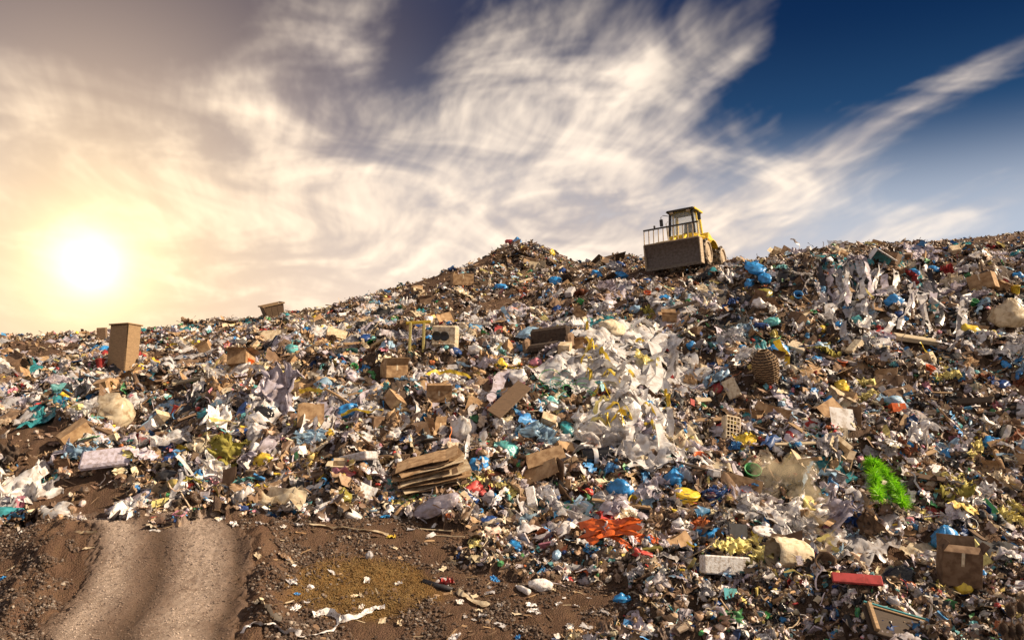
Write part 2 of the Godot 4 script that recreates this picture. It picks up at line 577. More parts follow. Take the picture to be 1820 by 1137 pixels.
func make_terrain() -> void:
	var cols := []
	for c in PROFILE:
		var l := []
		for p in c[1]:
			l.append([p[0], CAM_H + p[0] * ray(c[0], p[1]).y])
		cols.append([(c[0] - CX) / F, l])
	H.resize(NU * ND)
	for j in ND:
		var d := d_of(j)
		var hs := []
		for c in cols:
			hs.append(prof(c[1], d))
		for i in NU:
			var u := lerpf(U0, U1, i / float(NU - 1))
			var k := 0
			while k < cols.size() - 2 and u > cols[k + 1][0]:
				k += 1
			var t := clampf((u - cols[k][0]) / (cols[k + 1][0] - cols[k][0]), 0.0, 1.0)
			H[j * NU + i] = lerpf(hs[k], hs[k + 1], t)
	H = blur(blur(H, 5, true), 4, true)
	H = blur(blur(H, 2, false), 2, false)
	var big := FastNoiseLite.new()
	big.seed = 2; big.frequency = 0.22; big.fractal_octaves = 3
	var small := FastNoiseLite.new()
	small.seed = 6; small.frequency = 1.1; small.fractal_octaves = 4; small.fractal_gain = 0.6
	var patch := FastNoiseLite.new()
	patch.seed = 14; patch.frequency = 0.35; patch.fractal_octaves = 4
	COV.resize(NU * ND)
	TINT.resize(NU * ND)
	for j in ND:
		var d := d_of(j)
		for i in NU:
			var u := lerpf(U0, U1, i / float(NU - 1))
			var o := j * NU + i
			var x := u * d
			var q := pixel(Vector3(x, H[o], -d))
			var w := Vector2(small.get_noise_2d(x * 0.5, d * 0.5 + 50.0), small.get_noise_2d(x * 0.5 + 90.0, d * 0.5))
			var b := bare_at(q + w * Vector2(46, 22))
			if d < 13.0 and q.x > 960: b = 0.3
			COV[o] = 1.0 - b
			var rough := 1.0 - b
			var nb := big.get_noise_2d(x, d)
			var ns := small.get_noise_2d(x, d)
			var far := smoothstep(40.0, 55.0, d)
			if d < 20.5:
				var lane := 275.0 + (d - 16.7) * 8.0
				var off := (q.x - lane) / (1400.0 / d)
				var bank_ := exp(-pow((off + 2.55) / 0.55, 2.0)) * 0.34 + exp(-pow((off - 2.30) / 0.50, 2.0)) * 0.30
				H[o] += bank_ * b * (0.75 + 0.8 * ns + 0.5 * nb) * smoothstep(20.5, 19.0, d)
			H[o] += nb * (0.95 * rough * (1.0 - 0.55 * far) + 0.10 * b) + ns * (0.48 * rough * (1.0 - 0.4 * far) + 0.09 * b)
			# soil colours
			var pn := patch.get_noise_2d(x, d) * 0.5 + 0.5
			var c := Color(0.150, 0.100, 0.072).lerp(Color(0.088, 0.056, 0.040), pn)
			var slope := Color(0.130, 0.095, 0.072).lerp(Color(0.078, 0.056, 0.044), pn)
			c = c.lerp(slope, rough)
			if b > 0.0 and d < 21.0:
				var e := Vector2((q.x - 640) / 130.0, (q.y - 1045) / 62.0) + w * 0.5
				var k := smoothstep(1.1, 0.75, e.length()) * b
				c = c.lerp(Color(0.215, 0.125, 0.045).lerp(Color(0.13, 0.085, 0.035), pn), k)
			TINT[o] = c
	var st := SurfaceTool.new()
	st.begin(Mesh.PRIMITIVE_TRIANGLES)
	st.set_smooth_group(0)
	for j in ND:
		var d := d_of(j)
		for i in NU:
			var o := j * NU + i
			st.set_color(TINT[o])
			st.add_vertex(Vector3(lerpf(U0, U1, i / float(NU - 1)) * d, H[o], -d))
	for j in ND - 1:
		for i in NU - 1:
			var o := j * NU + i
			st.add_index(o); st.add_index(o + NU); st.add_index(o + NU + 1)
			st.add_index(o); st.add_index(o + NU + 1); st.add_index(o + 1)
	st.generate_normals()
	var m := StandardMaterial3D.new()
	m.vertex_color_use_as_albedo = true
	m.albedo_color = lin(1.5, 1.45, 1.4)
	m.albedo_texture = T["soil"]
	m.uv1_triplanar = true
	m.uv1_world_triplanar = true
	m.uv1_scale = Vector3.ONE * 0.9
	m.roughness = 0.97
	m.metallic_specular = 0.25
	m.heightmap_enabled = true
	m.heightmap_texture = T["rough"]
	m.heightmap_scale = 4.0
	var o := solo("landfill_terrain", st.commit(), m)
	o.set_meta("kind", "structure")
	o.set_meta("label", "brown soil and packed waste of the landfill mound")

func sample(a: PackedFloat32Array, x: float, z: float) -> float:
	var d := maxf(-z, D0)
	var fi := clampf((x / d - U0) / (U1 - U0) * (NU - 1), 0.0, NU - 1.001)
	var fj := clampf(j_of(d), 0.0, ND - 1.001)
	var i := int(fi)
	var j := int(fj)
	fi -= i
	fj -= j
	var o := j * NU + i
	return lerpf(lerpf(a[o], a[o + 1], fi), lerpf(a[o + NU], a[o + NU + 1], fi), fj)

func hgt(x: float, z: float) -> float:
	return sample(H, x, z)

func normal_at(x: float, z: float, e := 0.25) -> Vector3:
	return Vector3(hgt(x - e, z) - hgt(x + e, z), 2.0 * e, hgt(x, z - e) - hgt(x, z + e)).normalized()

func seat(px: float, py: float) -> Vector3:
	# where the line of sight through that pixel meets the ground
	var r := ray(px, py)
	var d := 9.0
	var last := d
	while d < 100.0:
		var p := Vector3(0, CAM_H, 0) + r * d
		if p.y <= hgt(p.x, p.z):
			for k in 8:
				var m := (last + d) / 2.0
				p = Vector3(0, CAM_H, 0) + r * m
				if p.y <= hgt(p.x, p.z): d = m
				else: last = m
			return Vector3(p.x, hgt(p.x, p.z), p.z)
		last = d
		d += 0.12
	# over the crest: the highest ground on that line of sight
	var best := Vector3.ZERO
	var top := -1e9
	d = 30.0
	while d < 80.0:
		var p := Vector3(0, CAM_H, 0) + r * d
		var k := (hgt(p.x, p.z) - CAM_H) / d
		if k > top:
			top = k
			best = Vector3(p.x, hgt(p.x, p.z), p.z)
		d += 0.3
	return best

# ------------------------------------------------------------------ road and far ground
var road_pts := []
func make_road() -> void:
	# centre line and edges: [distance, px of centre]; wheel tracks are packed pale dust
	var line := [[9.0, 190], [12.0, 215], [14.7, 255], [16.0, 292], [17.3, 316], [18.4, 304], [19.4, 272], [20.6, 225], [21.2, 200]]
	var n := FastNoiseLite.new()
	n.seed = 41; n.frequency = 0.9; n.fractal_octaves = 4
	var along := 420
	var across := 130
	var half := 2.0
	var st := SurfaceTool.new()
	st.begin(Mesh.PRIMITIVE_TRIANGLES)
	st.set_smooth_group(0)
	for j in along + 1:
		var d := lerpf(line[0][0], line[-1][0], j / float(along))
		var k := 0
		while k < line.size() - 2 and d > line[k + 1][0]: k += 1
		var t: float = smoothstep(0.0, 1.0, (d - line[k][0]) / (line[k + 1][0] - line[k][0]))
		var cx: float = (lerpf(line[k][1], line[k + 1][1], t) - CX) / F * d
		for i in across + 1:
			var v := lerpf(-1.0, 1.0, i / float(across))
			var wob := 0.08 * n.get_noise_2d(d * 0.35, 4.0)
			var x := cx + v * half
			var g := n.get_noise_2d(x * 1.2, d * 0.8)
			var f := n.get_noise_2d(x * 8.0, d * 7.0 + 200.0)
			var a := exp(-pow((v + 0.58 + wob) / 0.20, 2.0))
			var b := exp(-pow((v - 0.36 + wob) / 0.25, 2.0))
			var gully := exp(-pow((v + 0.10 + wob) / 0.12, 2.0)) + exp(-pow((v - 0.74 + wob) / 0.09, 2.0))
			# tread lugs pressed into the tracks, broken up where the soil crumbled
			var worn := clampf(0.55 + 1.6 * n.get_noise_2d(x * 1.1 + 70.0, d * 0.8), 0.0, 1.0)
			var lug := 0.006 * worn * (a + b) * signf(sin((d + absf(fmod(v * 9.0, 2.0) - 1.0) * 0.16) * TAU / 0.21))
			var y := (hgt(cx - half, -d) * (1.0 - v) + hgt(cx + half, -d) * (1.0 + v)) * 0.5
			y = lerpf(y, hgt(x, -d), 0.4) + 0.06 - 0.045 * gully + 0.02 * g + 0.008 * f + lug
			var edge := smoothstep(0.76, 0.98, absf(v) + 0.16 * g + 0.08 * f)
			y = lerpf(maxf(y, hgt(x, -d) + 0.012), hgt(x, -d) - 0.06, edge)
			var dust := clampf((a * 0.95 + b) * (0.85 + 0.5 * g + 0.6 * f) + 0.10 * f, 0.0, 1.0)
			var c := Color(0.255, 0.185, 0.148).lerp(Color(0.125, 0.085, 0.064), clampf(gully * 0.75 + 0.4 * f, 0.0, 1.0))
			c = c.lerp(Color(0.64, 0.54, 0.475), dust * 0.97)
			c = c.lerp(Color(0.130, 0.086, 0.062), smoothstep(0.72, 0.95, absf(v) + 0.22 * g + 0.2 * f))
			st.set_color(c)
			st.add_vertex(Vector3(x, y, -d))
			if absf(v) < 0.86: road_pts.append([Vector3(x, y, -d), c])
	for j in along:
		for i in across:
			var o := j * (across + 1) + i
			st.add_index(o); st.add_index(o + across + 1); st.add_index(o + across + 2)
			st.add_index(o); st.add_index(o + across + 2); st.add_index(o + 1)
	st.generate_normals()
	var m := StandardMaterial3D.new()
	m.vertex_color_use_as_albedo = true
	m.albedo_color = lin(1.45, 1.42, 1.4)
	m.albedo_texture = T["soil"]
	m.uv1_triplanar = true
	m.uv1_world_triplanar = true
	m.uv1_scale = Vector3.ONE * 4.5
	m.roughness = 0.96
	m.metallic_specular = 0.25
	m.heightmap_enabled = true
	m.heightmap_texture = T["rough"]
	m.heightmap_scale = 3.0
	var o := solo("dirt_road", st.commit(), m)
	o.set_meta("kind", "structure")
	o.set_meta("label", "rutted dirt track with pale dusty wheel marks")

func make_ground() -> void:
	var p := PlaneMesh.new()
	p.size = Vector2(3000, 3000)
	var o := solo("ground", p, mat("far ground", Color(0.13, 0.095, 0.07), 0.97, "soil", 0.2), Transform3D(Basis(), Vector3(0, -0.35, -400)))
	o.set_meta("kind", "structure")
	o.set_meta("label", "flat brown ground around the landfill")

# ------------------------------------------------------------------ shapes of waste (each about one unit wide, seated on y = 0)
func bag_mesh(seed_: int, knot: bool, flat := 0.72) -> ArrayMesh:
	var n := FastNoiseLite.new()
	n.seed = seed_; n.frequency = 1.3; n.fractal_octaves = 2
	var w := FastNoiseLite.new()
	w.seed = seed_ + 50; w.frequency = 2.6; w.fractal_type = FastNoiseLite.FRACTAL_RIDGED; w.fractal_octaves = 3
	var rings := 15
	var seg := 22
	var p := []
	for j in rings + 1:
		var th := PI * j / rings
		for i in seg:
			var ph := TAU * i / seg
			var v := Vector3(sin(th) * cos(ph), cos(th), sin(th) * sin(ph))
			var pull := v
			if knot: pull = Vector3(v.x * 1.6, v.y * 0.45, v.z * 1.6)   # folds run up to the knot
			var r := 0.43 * (1.0 + 0.30 * n.get_noise_3dv(v) + 0.13 * w.get_noise_3dv(pull))
			var q := v * r
			if knot and v.y > 0.72:
				var k := (v.y - 0.72) / 0.28
				q = Vector3(q.x * (1.0 - 0.75 * k * (1.0 - k * 0.5)), q.y + 0.16 * k, q.z * (1.0 - 0.75 * k * (1.0 - k * 0.5)))
			q.y = maxf(q.y * flat, -0.24 + 0.03 * n.get_noise_2d(v.x * 3.0, v.z * 3.0))
			p.append(q + Vector3(0, 0.22, 0))
	var st := st_new(true)
	for j in rings:
		for i in seg:
			var a: int = j * seg + i
			var b: int = j * seg + (i + 1) % seg
			for k in [a, b + seg, a + seg, a, b, b + seg]:
				st.add_vertex(p[k])
	st.index()
	return done(st)

func film_mesh(seed_: int, crumple: float, n := 17, ragged := 0.22) -> ArrayMesh:
	var g := FastNoiseLite.new()
	g.seed = seed_; g.frequency = 1.6; g.fractal_type = FastNoiseLite.FRACTAL_RIDGED; g.fractal_octaves = 2
	var h := FastNoiseLite.new()
	h.seed = seed_ + 7; h.frequency = 1.1; h.fractal_octaves = 2
	var turn := float(seed_) * 1.7
	var p := []
	for j in n:
		for i in n:
			var x := i / float(n - 1) - 0.5
			var z := j / float(n - 1) - 0.5
			var a := atan2(z, x)
			var k := 1.0 + ragged * h.get_noise_2d(cos(a) * 2.2, sin(a) * 2.2) * 2.0
			var q := Vector2(x, z) * k
			var s := q.rotated(turn)
			var y := crumple * (0.5 * g.get_noise_2d(s.x * 2.0, s.y * 0.7) + 0.6 * h.get_noise_2d(s.x * 1.3 + 9.0, s.y * 1.3))
			y += crumple * 0.09 * g.get_noise_2d(s.x * 4.0 + 5.0, s.y * 3.0)
			var shift := Vector2(h.get_noise_2d(s.x * 2.0, s.y * 2.0 + 40.0), h.get_noise_2d(s.x * 2.0 + 40.0, s.y * 2.0)) * crumple * 0.35
			p.append(Vector3(q.x + shift.x, y + crumple * 0.3, q.y + shift.y))
	var st := st_new(true)
	for j in n - 1:
		for i in n - 1:
			var a: int = j * n + i
			for k in [a, a + n, a + n + 1, a, a + n + 1, a + 1]:
				st.add_vertex(p[k])
	st.index()
	return done(st)

func card_mesh(seed_: int) -> ArrayMesh:
	# a stiff sheet bent along a crease, torn at one edge, a few millimetres thick
	var r := RandomNumberGenerator.new()
	r.seed = seed_
	var bend := r.randf_range(-0.75, 0.75) if seed_ % 3 else 0.06
	var at_x := r.randf_range(-0.2, 0.25)
	var t := 0.012
	var st := st_new()
	var prof_ := []   # across x: [x, y, z half-extent low, high]
	for k in 6:
		var x := lerpf(-0.5, 0.5, k / 5.0)
		if k == 2: x = at_x
		var y := 0.0 if x <= at_x else (x - at_x) * sin(bend)
		var xx := x if x <= at_x else at_x + (x - at_x) * cos(bend)
		prof_.append([xx, y + 0.02 * r.randf_range(-1, 1), -0.36 + 0.05 * r.randf_range(-1, 1) * (1 if seed_ % 2 else 0), 0.36 + 0.06 * r.randf_range(-1, 1)])
	for k in 5:
		var a = prof_[k]
		var b = prof_[k + 1]
		var c := [Vector3(a[0], a[1], a[2]), Vector3(b[0], b[1], b[2]), Vector3(b[0], b[1], b[3]), Vector3(a[0], a[1], a[3])]
		var m: Vector3 = (c[0] + c[1] + c[2] + c[3]) / 4.0 - Vector3(0, t / 2, 0)
		quad(st, c[0], c[1], c[2], c[3], m)
		var u := c.map(func(v): return v - Vector3(0, t, 0))
		quad(st, u[0], u[1], u[2], u[3], m)
		quad(st, c[0], c[1], u[1], u[0], m)
		quad(st, c[3], c[2], u[2], u[3], m)
		if k == 0: quad(st, c[0], c[3], u[3], u[0], m)
		if k == 4: quad(st, c[1], c[2], u[2], u[1], m)
	return done(st)

func carton_mesh(seed_: int, open_: bool) -> ArrayMesh:
	# a crushed cardboard box: thin walls, its flaps splayed
	var r := RandomNumberGenerator.new()
	r.seed = seed_
	var c := []
	for k in 8:
		c.append(Vector3((-0.5 if k & 1 == 0 else 0.5) + r.randf_range(-0.05, 0.05), (0.0 if k & 2 == 0 else 0.7) + r.randf_range(-0.05, 0.05) * (1 if k & 2 else 0), (-0.4 if k & 4 == 0 else 0.4) + r.randf_range(-0.05, 0.05)))
	var mid := Vector3(0, 0.35, 0)
	var st := st_new()
	quad(st, c[0], c[1], c[5], c[4], mid)
	quad(st, c[0], c[1], c[3], c[2], mid)
	quad(st, c[4], c[5], c[7], c[6], mid)
	quad(st, c[0], c[4], c[6], c[2], mid)
	quad(st, c[1], c[5], c[7], c[3], mid)
	if not open_:
		var m1: Vector3 = (c[2] + c[3]) / 2.0
		quad(st, c[2], c[3], c[7], c[6], mid)
	else:
		for e in [[2, 3, Vector3(0, 0.12, -0.26)], [6, 7, Vector3(0, 0.15, 0.24)], [2, 6, Vector3(-0.26, 0.05, 0)], [3, 7, Vector3(0.22, 0.18, 0)]]:
			var o: Vector3 = e[2] + Vector3(r.randf_range(-0.06, 0.06), r.randf_range(-0.1, 0.1), r.randf_range(-0.06, 0.06))
			quad(st, c[e[0]], c[e[1]], c[e[1]] + o, c[e[0]] + o, mid)
	return done(st)

func plank_mesh(seed_: int) -> ArrayMesh:
	var r := RandomNumberGenerator.new()
	r.seed = seed_
	var st := st_new()
	var n := 5
	var w := r.randf_range(0.035, 0.075)
	var t := r.randf_range(0.012, 0.03)
	var rows := []
	for k in n:
		var x := lerpf(-0.5, 0.5, k / float(n - 1))
		var y := 0.03 * r.randf_range(-0.4, 0.4)
		var z := 0.02 * r.randf_range(-0.5, 0.5)
		var s := 1.0 if k > 0 and k < n - 1 else r.randf_range(0.5, 1.0)
		rows.append([Vector3(x, y - t, z - w), Vector3(x + 0.02 * r.randf_range(-1, 1), y - t, z + w * s), Vector3(x + 0.02 * r.randf_range(-1, 1), y + t, z + w * s), Vector3(x, y + t, z - w)])
	for k in n - 1:
		var m: Vector3 = (rows[k][0] + rows[k][2] + rows[k + 1][0] + rows[k + 1][2]) / 4.0
		for e in 4:
			quad(st, rows[k][e], rows[k + 1][e], rows[k + 1][(e + 1) % 4], rows[k][(e + 1) % 4], m)
	for k in [0, n - 1]:
		quad(st, rows[k][0], rows[k][1], rows[k][2], rows[k][3], Vector3.ZERO)
	return done(st)

func rock_mesh(seed_: int, rough := 0.35, rings := 5, seg := 7) -> ArrayMesh:
	var n := FastNoiseLite.new()
	n.seed = seed_; n.frequency = 1.4; n.fractal_octaves = 3
	var p := []
	for j in rings + 1:
		for i in seg:
			var th := PI * j / rings
			var ph := TAU * (i + 0.5 * (j % 2)) / seg
			var v := Vector3(sin(th) * cos(ph), cos(th), sin(th) * sin(ph))
			p.append(v * 0.5 * (1.0 + rough * 2.0 * n.get_noise_3dv(v)) * Vector3(1, 0.75, 0.85))
	var st := st_new()
	for j in rings:
		for i in seg:
			var a: int = j * seg + i
			var b: int = j * seg + (i + 1) % seg
			for k in [a, b + seg, a + seg, a, b, b + seg]:
				st.add_vertex(p[k])
	return done(st)

func bottle_mesh(seed_: int, dent := 0.06, seg := 10) -> ArrayMesh:
	return lathe([[0.0, -0.5], [0.13, -0.5], [0.15, -0.47], [0.145, -0.2], [0.135, -0.1], [0.15, 0.0], [0.145, 0.18], [0.10, 0.32], [0.05, 0.40], [0.05, 0.47], [0.056, 0.47], [0.056, 0.5], [0.0, 0.5]], seg, true, dent, seed_)

func curl_mesh(seed_: int, width: float, n := 12, wild := 0.7) -> ArrayMesh:
	var r := RandomNumberGenerator.new()
	r.seed = seed_
	var p := []
	var a := r.randf_range(-0.5, 0.5)
	var q := Vector3(-0.5, 0.05, 0)
	for k in n:
		p.append(q)
		a += r.randf_range(-wild, wild)
		q += Vector3(cos(a) / n * 1.2, r.randf_range(-0.05, 0.05), sin(a) / n * 1.2)
		q.y = clampf(q.y, 0.0, 0.2)
	return strip(p, width, 0.5, seed_)

func make_shapes() -> void:
	var S := {}
	S.bag = []
	for k in 6: S.bag.append(bag_mesh(100 + k, true, 0.62 + 0.06 * k))
	S.sack = []
	for k in 5: S.sack.append(bag_mesh(200 + k, false, 0.5 + 0.06 * k))
	S.film = []
	for k in 8: S.film.append(film_mesh(300 + k, 0.36 + 0.05 * k, 25, 0.16))
	S.cloth = []
	for k in 6: S.cloth.append(film_mesh(400 + k, 0.35 + 0.05 * k, 18, 0.14))
	S.paper = []
	for k in 6: S.paper.append(film_mesh(500 + k, 0.14 + 0.05 * k, 7, 0.12))
	S.card = []
	for k in 9: S.card.append(card_mesh(600 + k))
	S.carton = []
	for k in 8: S.carton.append(carton_mesh(700 + k, k % 2 == 0))
	S.plank = []
	for k in 6: S.plank.append(plank_mesh(800 + k))
	S.rock = []
	for k in 5: S.rock.append(rock_mesh(900 + k))
	S.bottle = []
	for k in 4: S.bottle.append(bottle_mesh(1000 + k, 0.02 + 0.05 * k))
	S.curl = []
	for k in 6: S.curl.append(curl_mesh(1100 + k, 0.05 + 0.02 * k))
	S.foam = []
	for k in 4:
		var st := st_new()
		var r := RandomNumberGenerator.new()
		r.seed = 1200 + k
		add_box(st, Vector3(1, r.randf_range(0.2, 0.5), r.randf_range(0.45, 0.8)), Transform3D(Basis(), Vector3(0, 0.15, 0)), 0.03)
		S.foam.append(done(st))
	S.bucket = [
		lathe([[0.0, 0.0], [0.34, 0.0], [0.36, 0.04], [0.45, 0.8], [0.49, 0.8], [0.49, 0.86], [0.43, 0.86], [0.34, 0.06], [0.0, 0.05]], 18),
		lathe([[0.0, 0.0], [0.40, 0.0], [0.41, 0.55], [0.46, 0.56], [0.46, 0.62], [0.38, 0.62], [0.37, 0.05], [0.0, 0.04]], 18, true, 0.05, 3),
	]
	S.tray = [
		lathe([[0.0, 0.0], [0.34, 0.0], [0.42, 0.05], [0.47, 0.13], [0.50, 0.14], [0.50, 0.11], [0.44, 0.02], [0.35, -0.02], [0.0, -0.02]], 16),
	]
	S.tube = [
		lathe([[0.07, -0.5], [0.08, -0.5], [0.08, 0.5], [0.066, 0.5], [0.066, -0.5]], 12),
	]
	shapes = S

# pose: how a shape lies on the ground. x, y, z in metres; spin about the ground's normal, then tilt
func pose(p: Vector3, size: Vector3, spin: float, tilt := Vector2.ZERO, up := 0.75, sink := 0.0) -> Transform3D:
	var n := Vector3.UP.lerp(normal_at(p.x, p.z), up).normalized()
	var x := Vector3(cos(spin), 0, sin(spin))
	x = (x - n * x.dot(n)).normalized()
	var b := Basis(x, n, x.cross(n))
	b = b * Basis.from_euler(Vector3(tilt.x, 0, tilt.y))
	return Transform3D(b.scaled_local(size), p - n * sink)

# ------------------------------------------------------------------ the compactor on the crest
func make_compactor() -> void:
	var yellow := mat("machine yellow", Color(0.86, 0.63, 0.05), 0.4, "grime", 0.9)
	var dark := mat("machine dark", Color(0.035, 0.032, 0.032), 0.55, "grime", 0.9)
	var steel := mat("worn steel", Color(0.16, 0.135, 0.115), 0.55, "grime", 0.7, {"metal": 0.55})
	var blade_m := mat("dirty blade", Color(0.13, 0.105, 0.095), 0.55, "stain", 0.45, {"bump": 1.0, "bump_tex": "rough"})
	var dust := mat("dusty steel", Color(0.46, 0.37, 0.27), 0.75, "grime", 0.9)
	var glass := StandardMaterial3D.new()
	glass.resource_name = "cab glass"
	glass.albedo_color = Color(0.75, 0.8, 0.82, 0.14)
	glass.transparency = BaseMaterial3D.TRANSPARENCY_ALPHA
	glass.roughness = 0.08
	var p := at(1226, 487, 50.5)
	p.y = maxf(p.y, hgt(p.x, p.z) - 0.05)
	var b := Basis(Vector3.UP, -0.52) * Basis(Vector3.BACK, 0.09) * Basis(Vector3.RIGHT, -0.02)
	var c := thing("landfill_compactor", "yellow landfill compactor with a wide dark blade standing on the rubbish crest", "compactor", Transform3D(b, p))
	marks.append(["the yellow compactor", p])
	# chassis
	part("front_frame", box(Vector3(1.1, 0.7, 2.6), 0.06, Transform3D(Basis(), Vector3(0, 1.15, 1.4))), yellow, c)
	part("rear_frame", box(Vector3(1.3, 0.8, 3.2), 0.06, Transform3D(Basis(), Vector3(0, 1.2, -1.9))), yellow, c)
	var hood := part("engine_hood", box(Vector3(1.9, 1.25, 2.5), 0.14, Transform3D(Basis(), Vector3(0, 2.05, -2.2))), yellow, c)
	for s in [-1, 1]:
		for k in 4:
			part("vent_slat", box(Vector3(0.03, 0.07, 0.9), 0.01, Transform3D(Basis(), Vector3(s * 0.965, 1.85 + 0.14 * k, -2.3))), dark, hood)
	part("exhaust_stack", lathe([[0.09, 2.6], [0.09, 3.25], [0.07, 3.35], [0.0, 3.35]], 12), dark, c, Transform3D(Basis(), Vector3(-0.55, 0, -2.4)))
	# cab
	var cab := part("cab", box(Vector3(1.75, 0.75, 1.75), 0.07, Transform3D(Basis(), Vector3(0, 2.05, 0.0))), yellow, c)
	for s in [-1, 1]:
		part("front_post", bar(Vector3(s * 0.82, 2.4, 0.82), Vector3(s * 0.72, 3.92, 0.66), 0.15, 0.13), dark, cab)
		part("rear_post", bar(Vector3(s * 0.82, 2.4, -0.82), Vector3(s * 0.74, 3.92, -0.76), 0.17, 0.18), yellow, cab)
		part("side_post", bar(Vector3(s * 0.84, 2.4, -0.05), Vector3(s * 0.76, 3.92, -0.05), 0.09, 0.10), yellow, cab)
		part("side_window", box(Vector3(0.02, 1.35, 1.35), 0.0, Transform3D(Basis(Vector3.BACK, s * 0.055), Vector3(s * 0.775, 3.18, -0.05))), glass, cab)
		part("cab_door", box(Vector3(0.05, 0.62, 0.75), 0.02, Transform3D(Basis(), Vector3(s * 0.90, 2.1, 0.35))), yellow, cab)
	part("windscreen", box(Vector3(1.34, 1.4, 0.02), 0.0, Transform3D(Basis(Vector3.RIGHT, -0.10), Vector3(0, 3.17, 0.745))), glass, cab)
	part("rear_window", box(Vector3(1.34, 1.35, 0.02), 0.0, Transform3D(Basis(Vector3.RIGHT, 0.04), Vector3(0, 3.18, -0.80))), glass, cab)
	var roof := part("cab_roof", box(Vector3(1.85, 0.17, 1.95), 0.07, Transform3D(Basis(), Vector3(0, 4.0, -0.03))), dark, cab)
	for s in [-0.55, 0.55]:
		part("work_light", box(Vector3(0.24, 0.13, 0.10), 0.03, Transform3D(Basis(), Vector3(s, 3.87, 0.94))), dust, roof)
	part("roof_rim", box(Vector3(0.07, 0.15, 1.8), 0.03, Transform3D(Basis(), Vector3(0.95, 4.0, -0.03))), yellow, roof)
	var seat_ := part("driver_seat", box(Vector3(0.52, 0.14, 0.5), 0.05, Transform3D(Basis(), Vector3(0.05, 2.6, -0.25))), dark, cab)
	part("seat_back", box(Vector3(0.50, 0.72, 0.14), 0.06, Transform3D(Basis(Vector3.RIGHT, -0.12), Vector3(0.05, 2.98, -0.47))), mat("seat grey", Color(0.10, 0.10, 0.105), 0.8), seat_)
	part("steering_column", bar(Vector3(0.05, 2.35, 0.5), Vector3(0.05, 2.85, 0.3), 0.07, 0.07), dark, cab)
	for s in [-1, 1]:
		var arm := part("mirror_arm", tube([Vector3(s * 0.80, 3.75, 0.8), Vector3(s * 1.1, 3.83, 0.95), Vector3(s * 1.24, 3.72, 1.0), Vector3(s * 1.24, 3.5, 1.0)], 0.022), dark, cab)
		part("mirror", box(Vector3(0.22, 0.46, 0.09), 0.03, Transform3D(Basis(), Vector3(s * 1.24, 3.35, 1.0))), dark, arm)
	# fenders and steps
	for s in [-1, 1]:
		var st := st_new()
		var rim := []
		for k in 9:
			var a := lerpf(-0.55, 2.35, k / 8.0)
			rim.append(Vector3(0, 0.92 + 1.08 * sin(a), -0.75 - 1.25 * cos(a) + 0.3))
		for k in 8:
			for e in [[-0.45, 0.45]]:
				var q: Vector3 = Vector3(s * 1.2, 0, 0)
				quad(st, rim[k] + q + Vector3(e[0], 0, 0), rim[k + 1] + q + Vector3(e[0], 0, 0), rim[k + 1] + q + Vector3(e[1], 0, 0), rim[k] + q + Vector3(e[1], 0, 0), Vector3(s * 1.2, 0.9, -0.5))
				var down := Vector3(0, -0.05, 0)
				quad(st, rim[k] + q + Vector3(e[1], 0, 0), rim[k + 1] + q + Vector3(e[1], 0, 0), rim[k + 1] + q + Vector3(e[1], 0, 0) + down, rim[k] + q + Vector3(e[1], 0, 0) + down, Vector3(0, 0.9, -0.5))
		part("rear_fender", done(st), yellow, c)
		part("side_panel", box(Vector3(0.5, 0.55, 1.6), 0.06, Transform3D(Basis(Vector3.RIGHT, -0.35), Vector3(s * 1.05, 2.1, -1.4))), yellow, c)
		part("front_fender", box(Vector3(0.75, 0.07, 1.5), 0.02, Transform3D(Basis(Vector3.RIGHT, 0.12), Vector3(s * 1.0, 2.0, 1.25))), yellow, c)
		part("lift_arm", bar(Vector3(s * 0.55, 1.9, 0.95), Vector3(s * 0.62, 1.05, 2.95), 0.20, 0.28), yellow, c)
		var ram := part("hydraulic_ram", tube([Vector3(s * 0.3, 2.3, 1.0), Vector3(s * 0.38, 1.75, 2.1)], 0.08, 10), yellow, c)
		part("ram_rod", tube([Vector3(s * 0.38, 1.75, 2.1), Vector3(s * 0.44, 1.45, 2.95)], 0.045, 10), steel, ram)
		part("handrail", tube([Vector3(s * 0.98, 2.35, 0.75), Vector3(s * 1.02, 3.3, 0.75), Vector3(s * 0.88, 3.42, 0.74)], 0.02), yellow, c)
		for k in 3:
			part("step", box(Vector3(0.35, 0.04, 0.4), 0.01, Transform3D(Basis(), Vector3(s * 1.02, 0.75 + 0.4 * k, 0.0))), dark, c)
	# studded drum wheels
	var drum := lathe([[0.28, -0.48], [0.30, -0.50], [0.68, -0.50], [0.72, -0.46], [0.72, 0.46], [0.68, 0.50], [0.62, 0.50], [0.58, 0.42], [0.30, 0.40], [0.26, 0.46], [0.0, 0.46]], 28, false)
	var cleat := box(Vector3(0.16, 0.17, 0.20), 0.035)
	for s in [-1, 1]:
		for z in [1.65, -1.75]:
			var turn := Basis(Vector3.BACK, -PI / 2 * s)
			var w := part("wheel", drum, dust, c, Transform3D(turn, Vector3(s * 1.35, 0.88, z)))
			for row in 4:
				for k in 11:
					var a := TAU * (k + 0.5 * (row % 2)) / 11.0
					part("cleat", cleat, steel, w, Transform3D(Basis(Vector3.UP, -a), Vector3(cos(a) * 0.79, -0.38 + 0.253 * row, sin(a) * 0.79)))
	# blade: a curved plate, end plates and a barred screen above
	var blade := Node3D.new()
	blade.name = "blade"
	c.add_child(blade)
	blade.position = Vector3(0, 0.02, 3.05)
	var st2 := st_new(true)
	var sec := []
	for k in 9:
		var t := k / 8.0
		sec.append(Vector2(1.55 * t, 0.22 * pow(2.0 * t - 0.9, 2.0)))
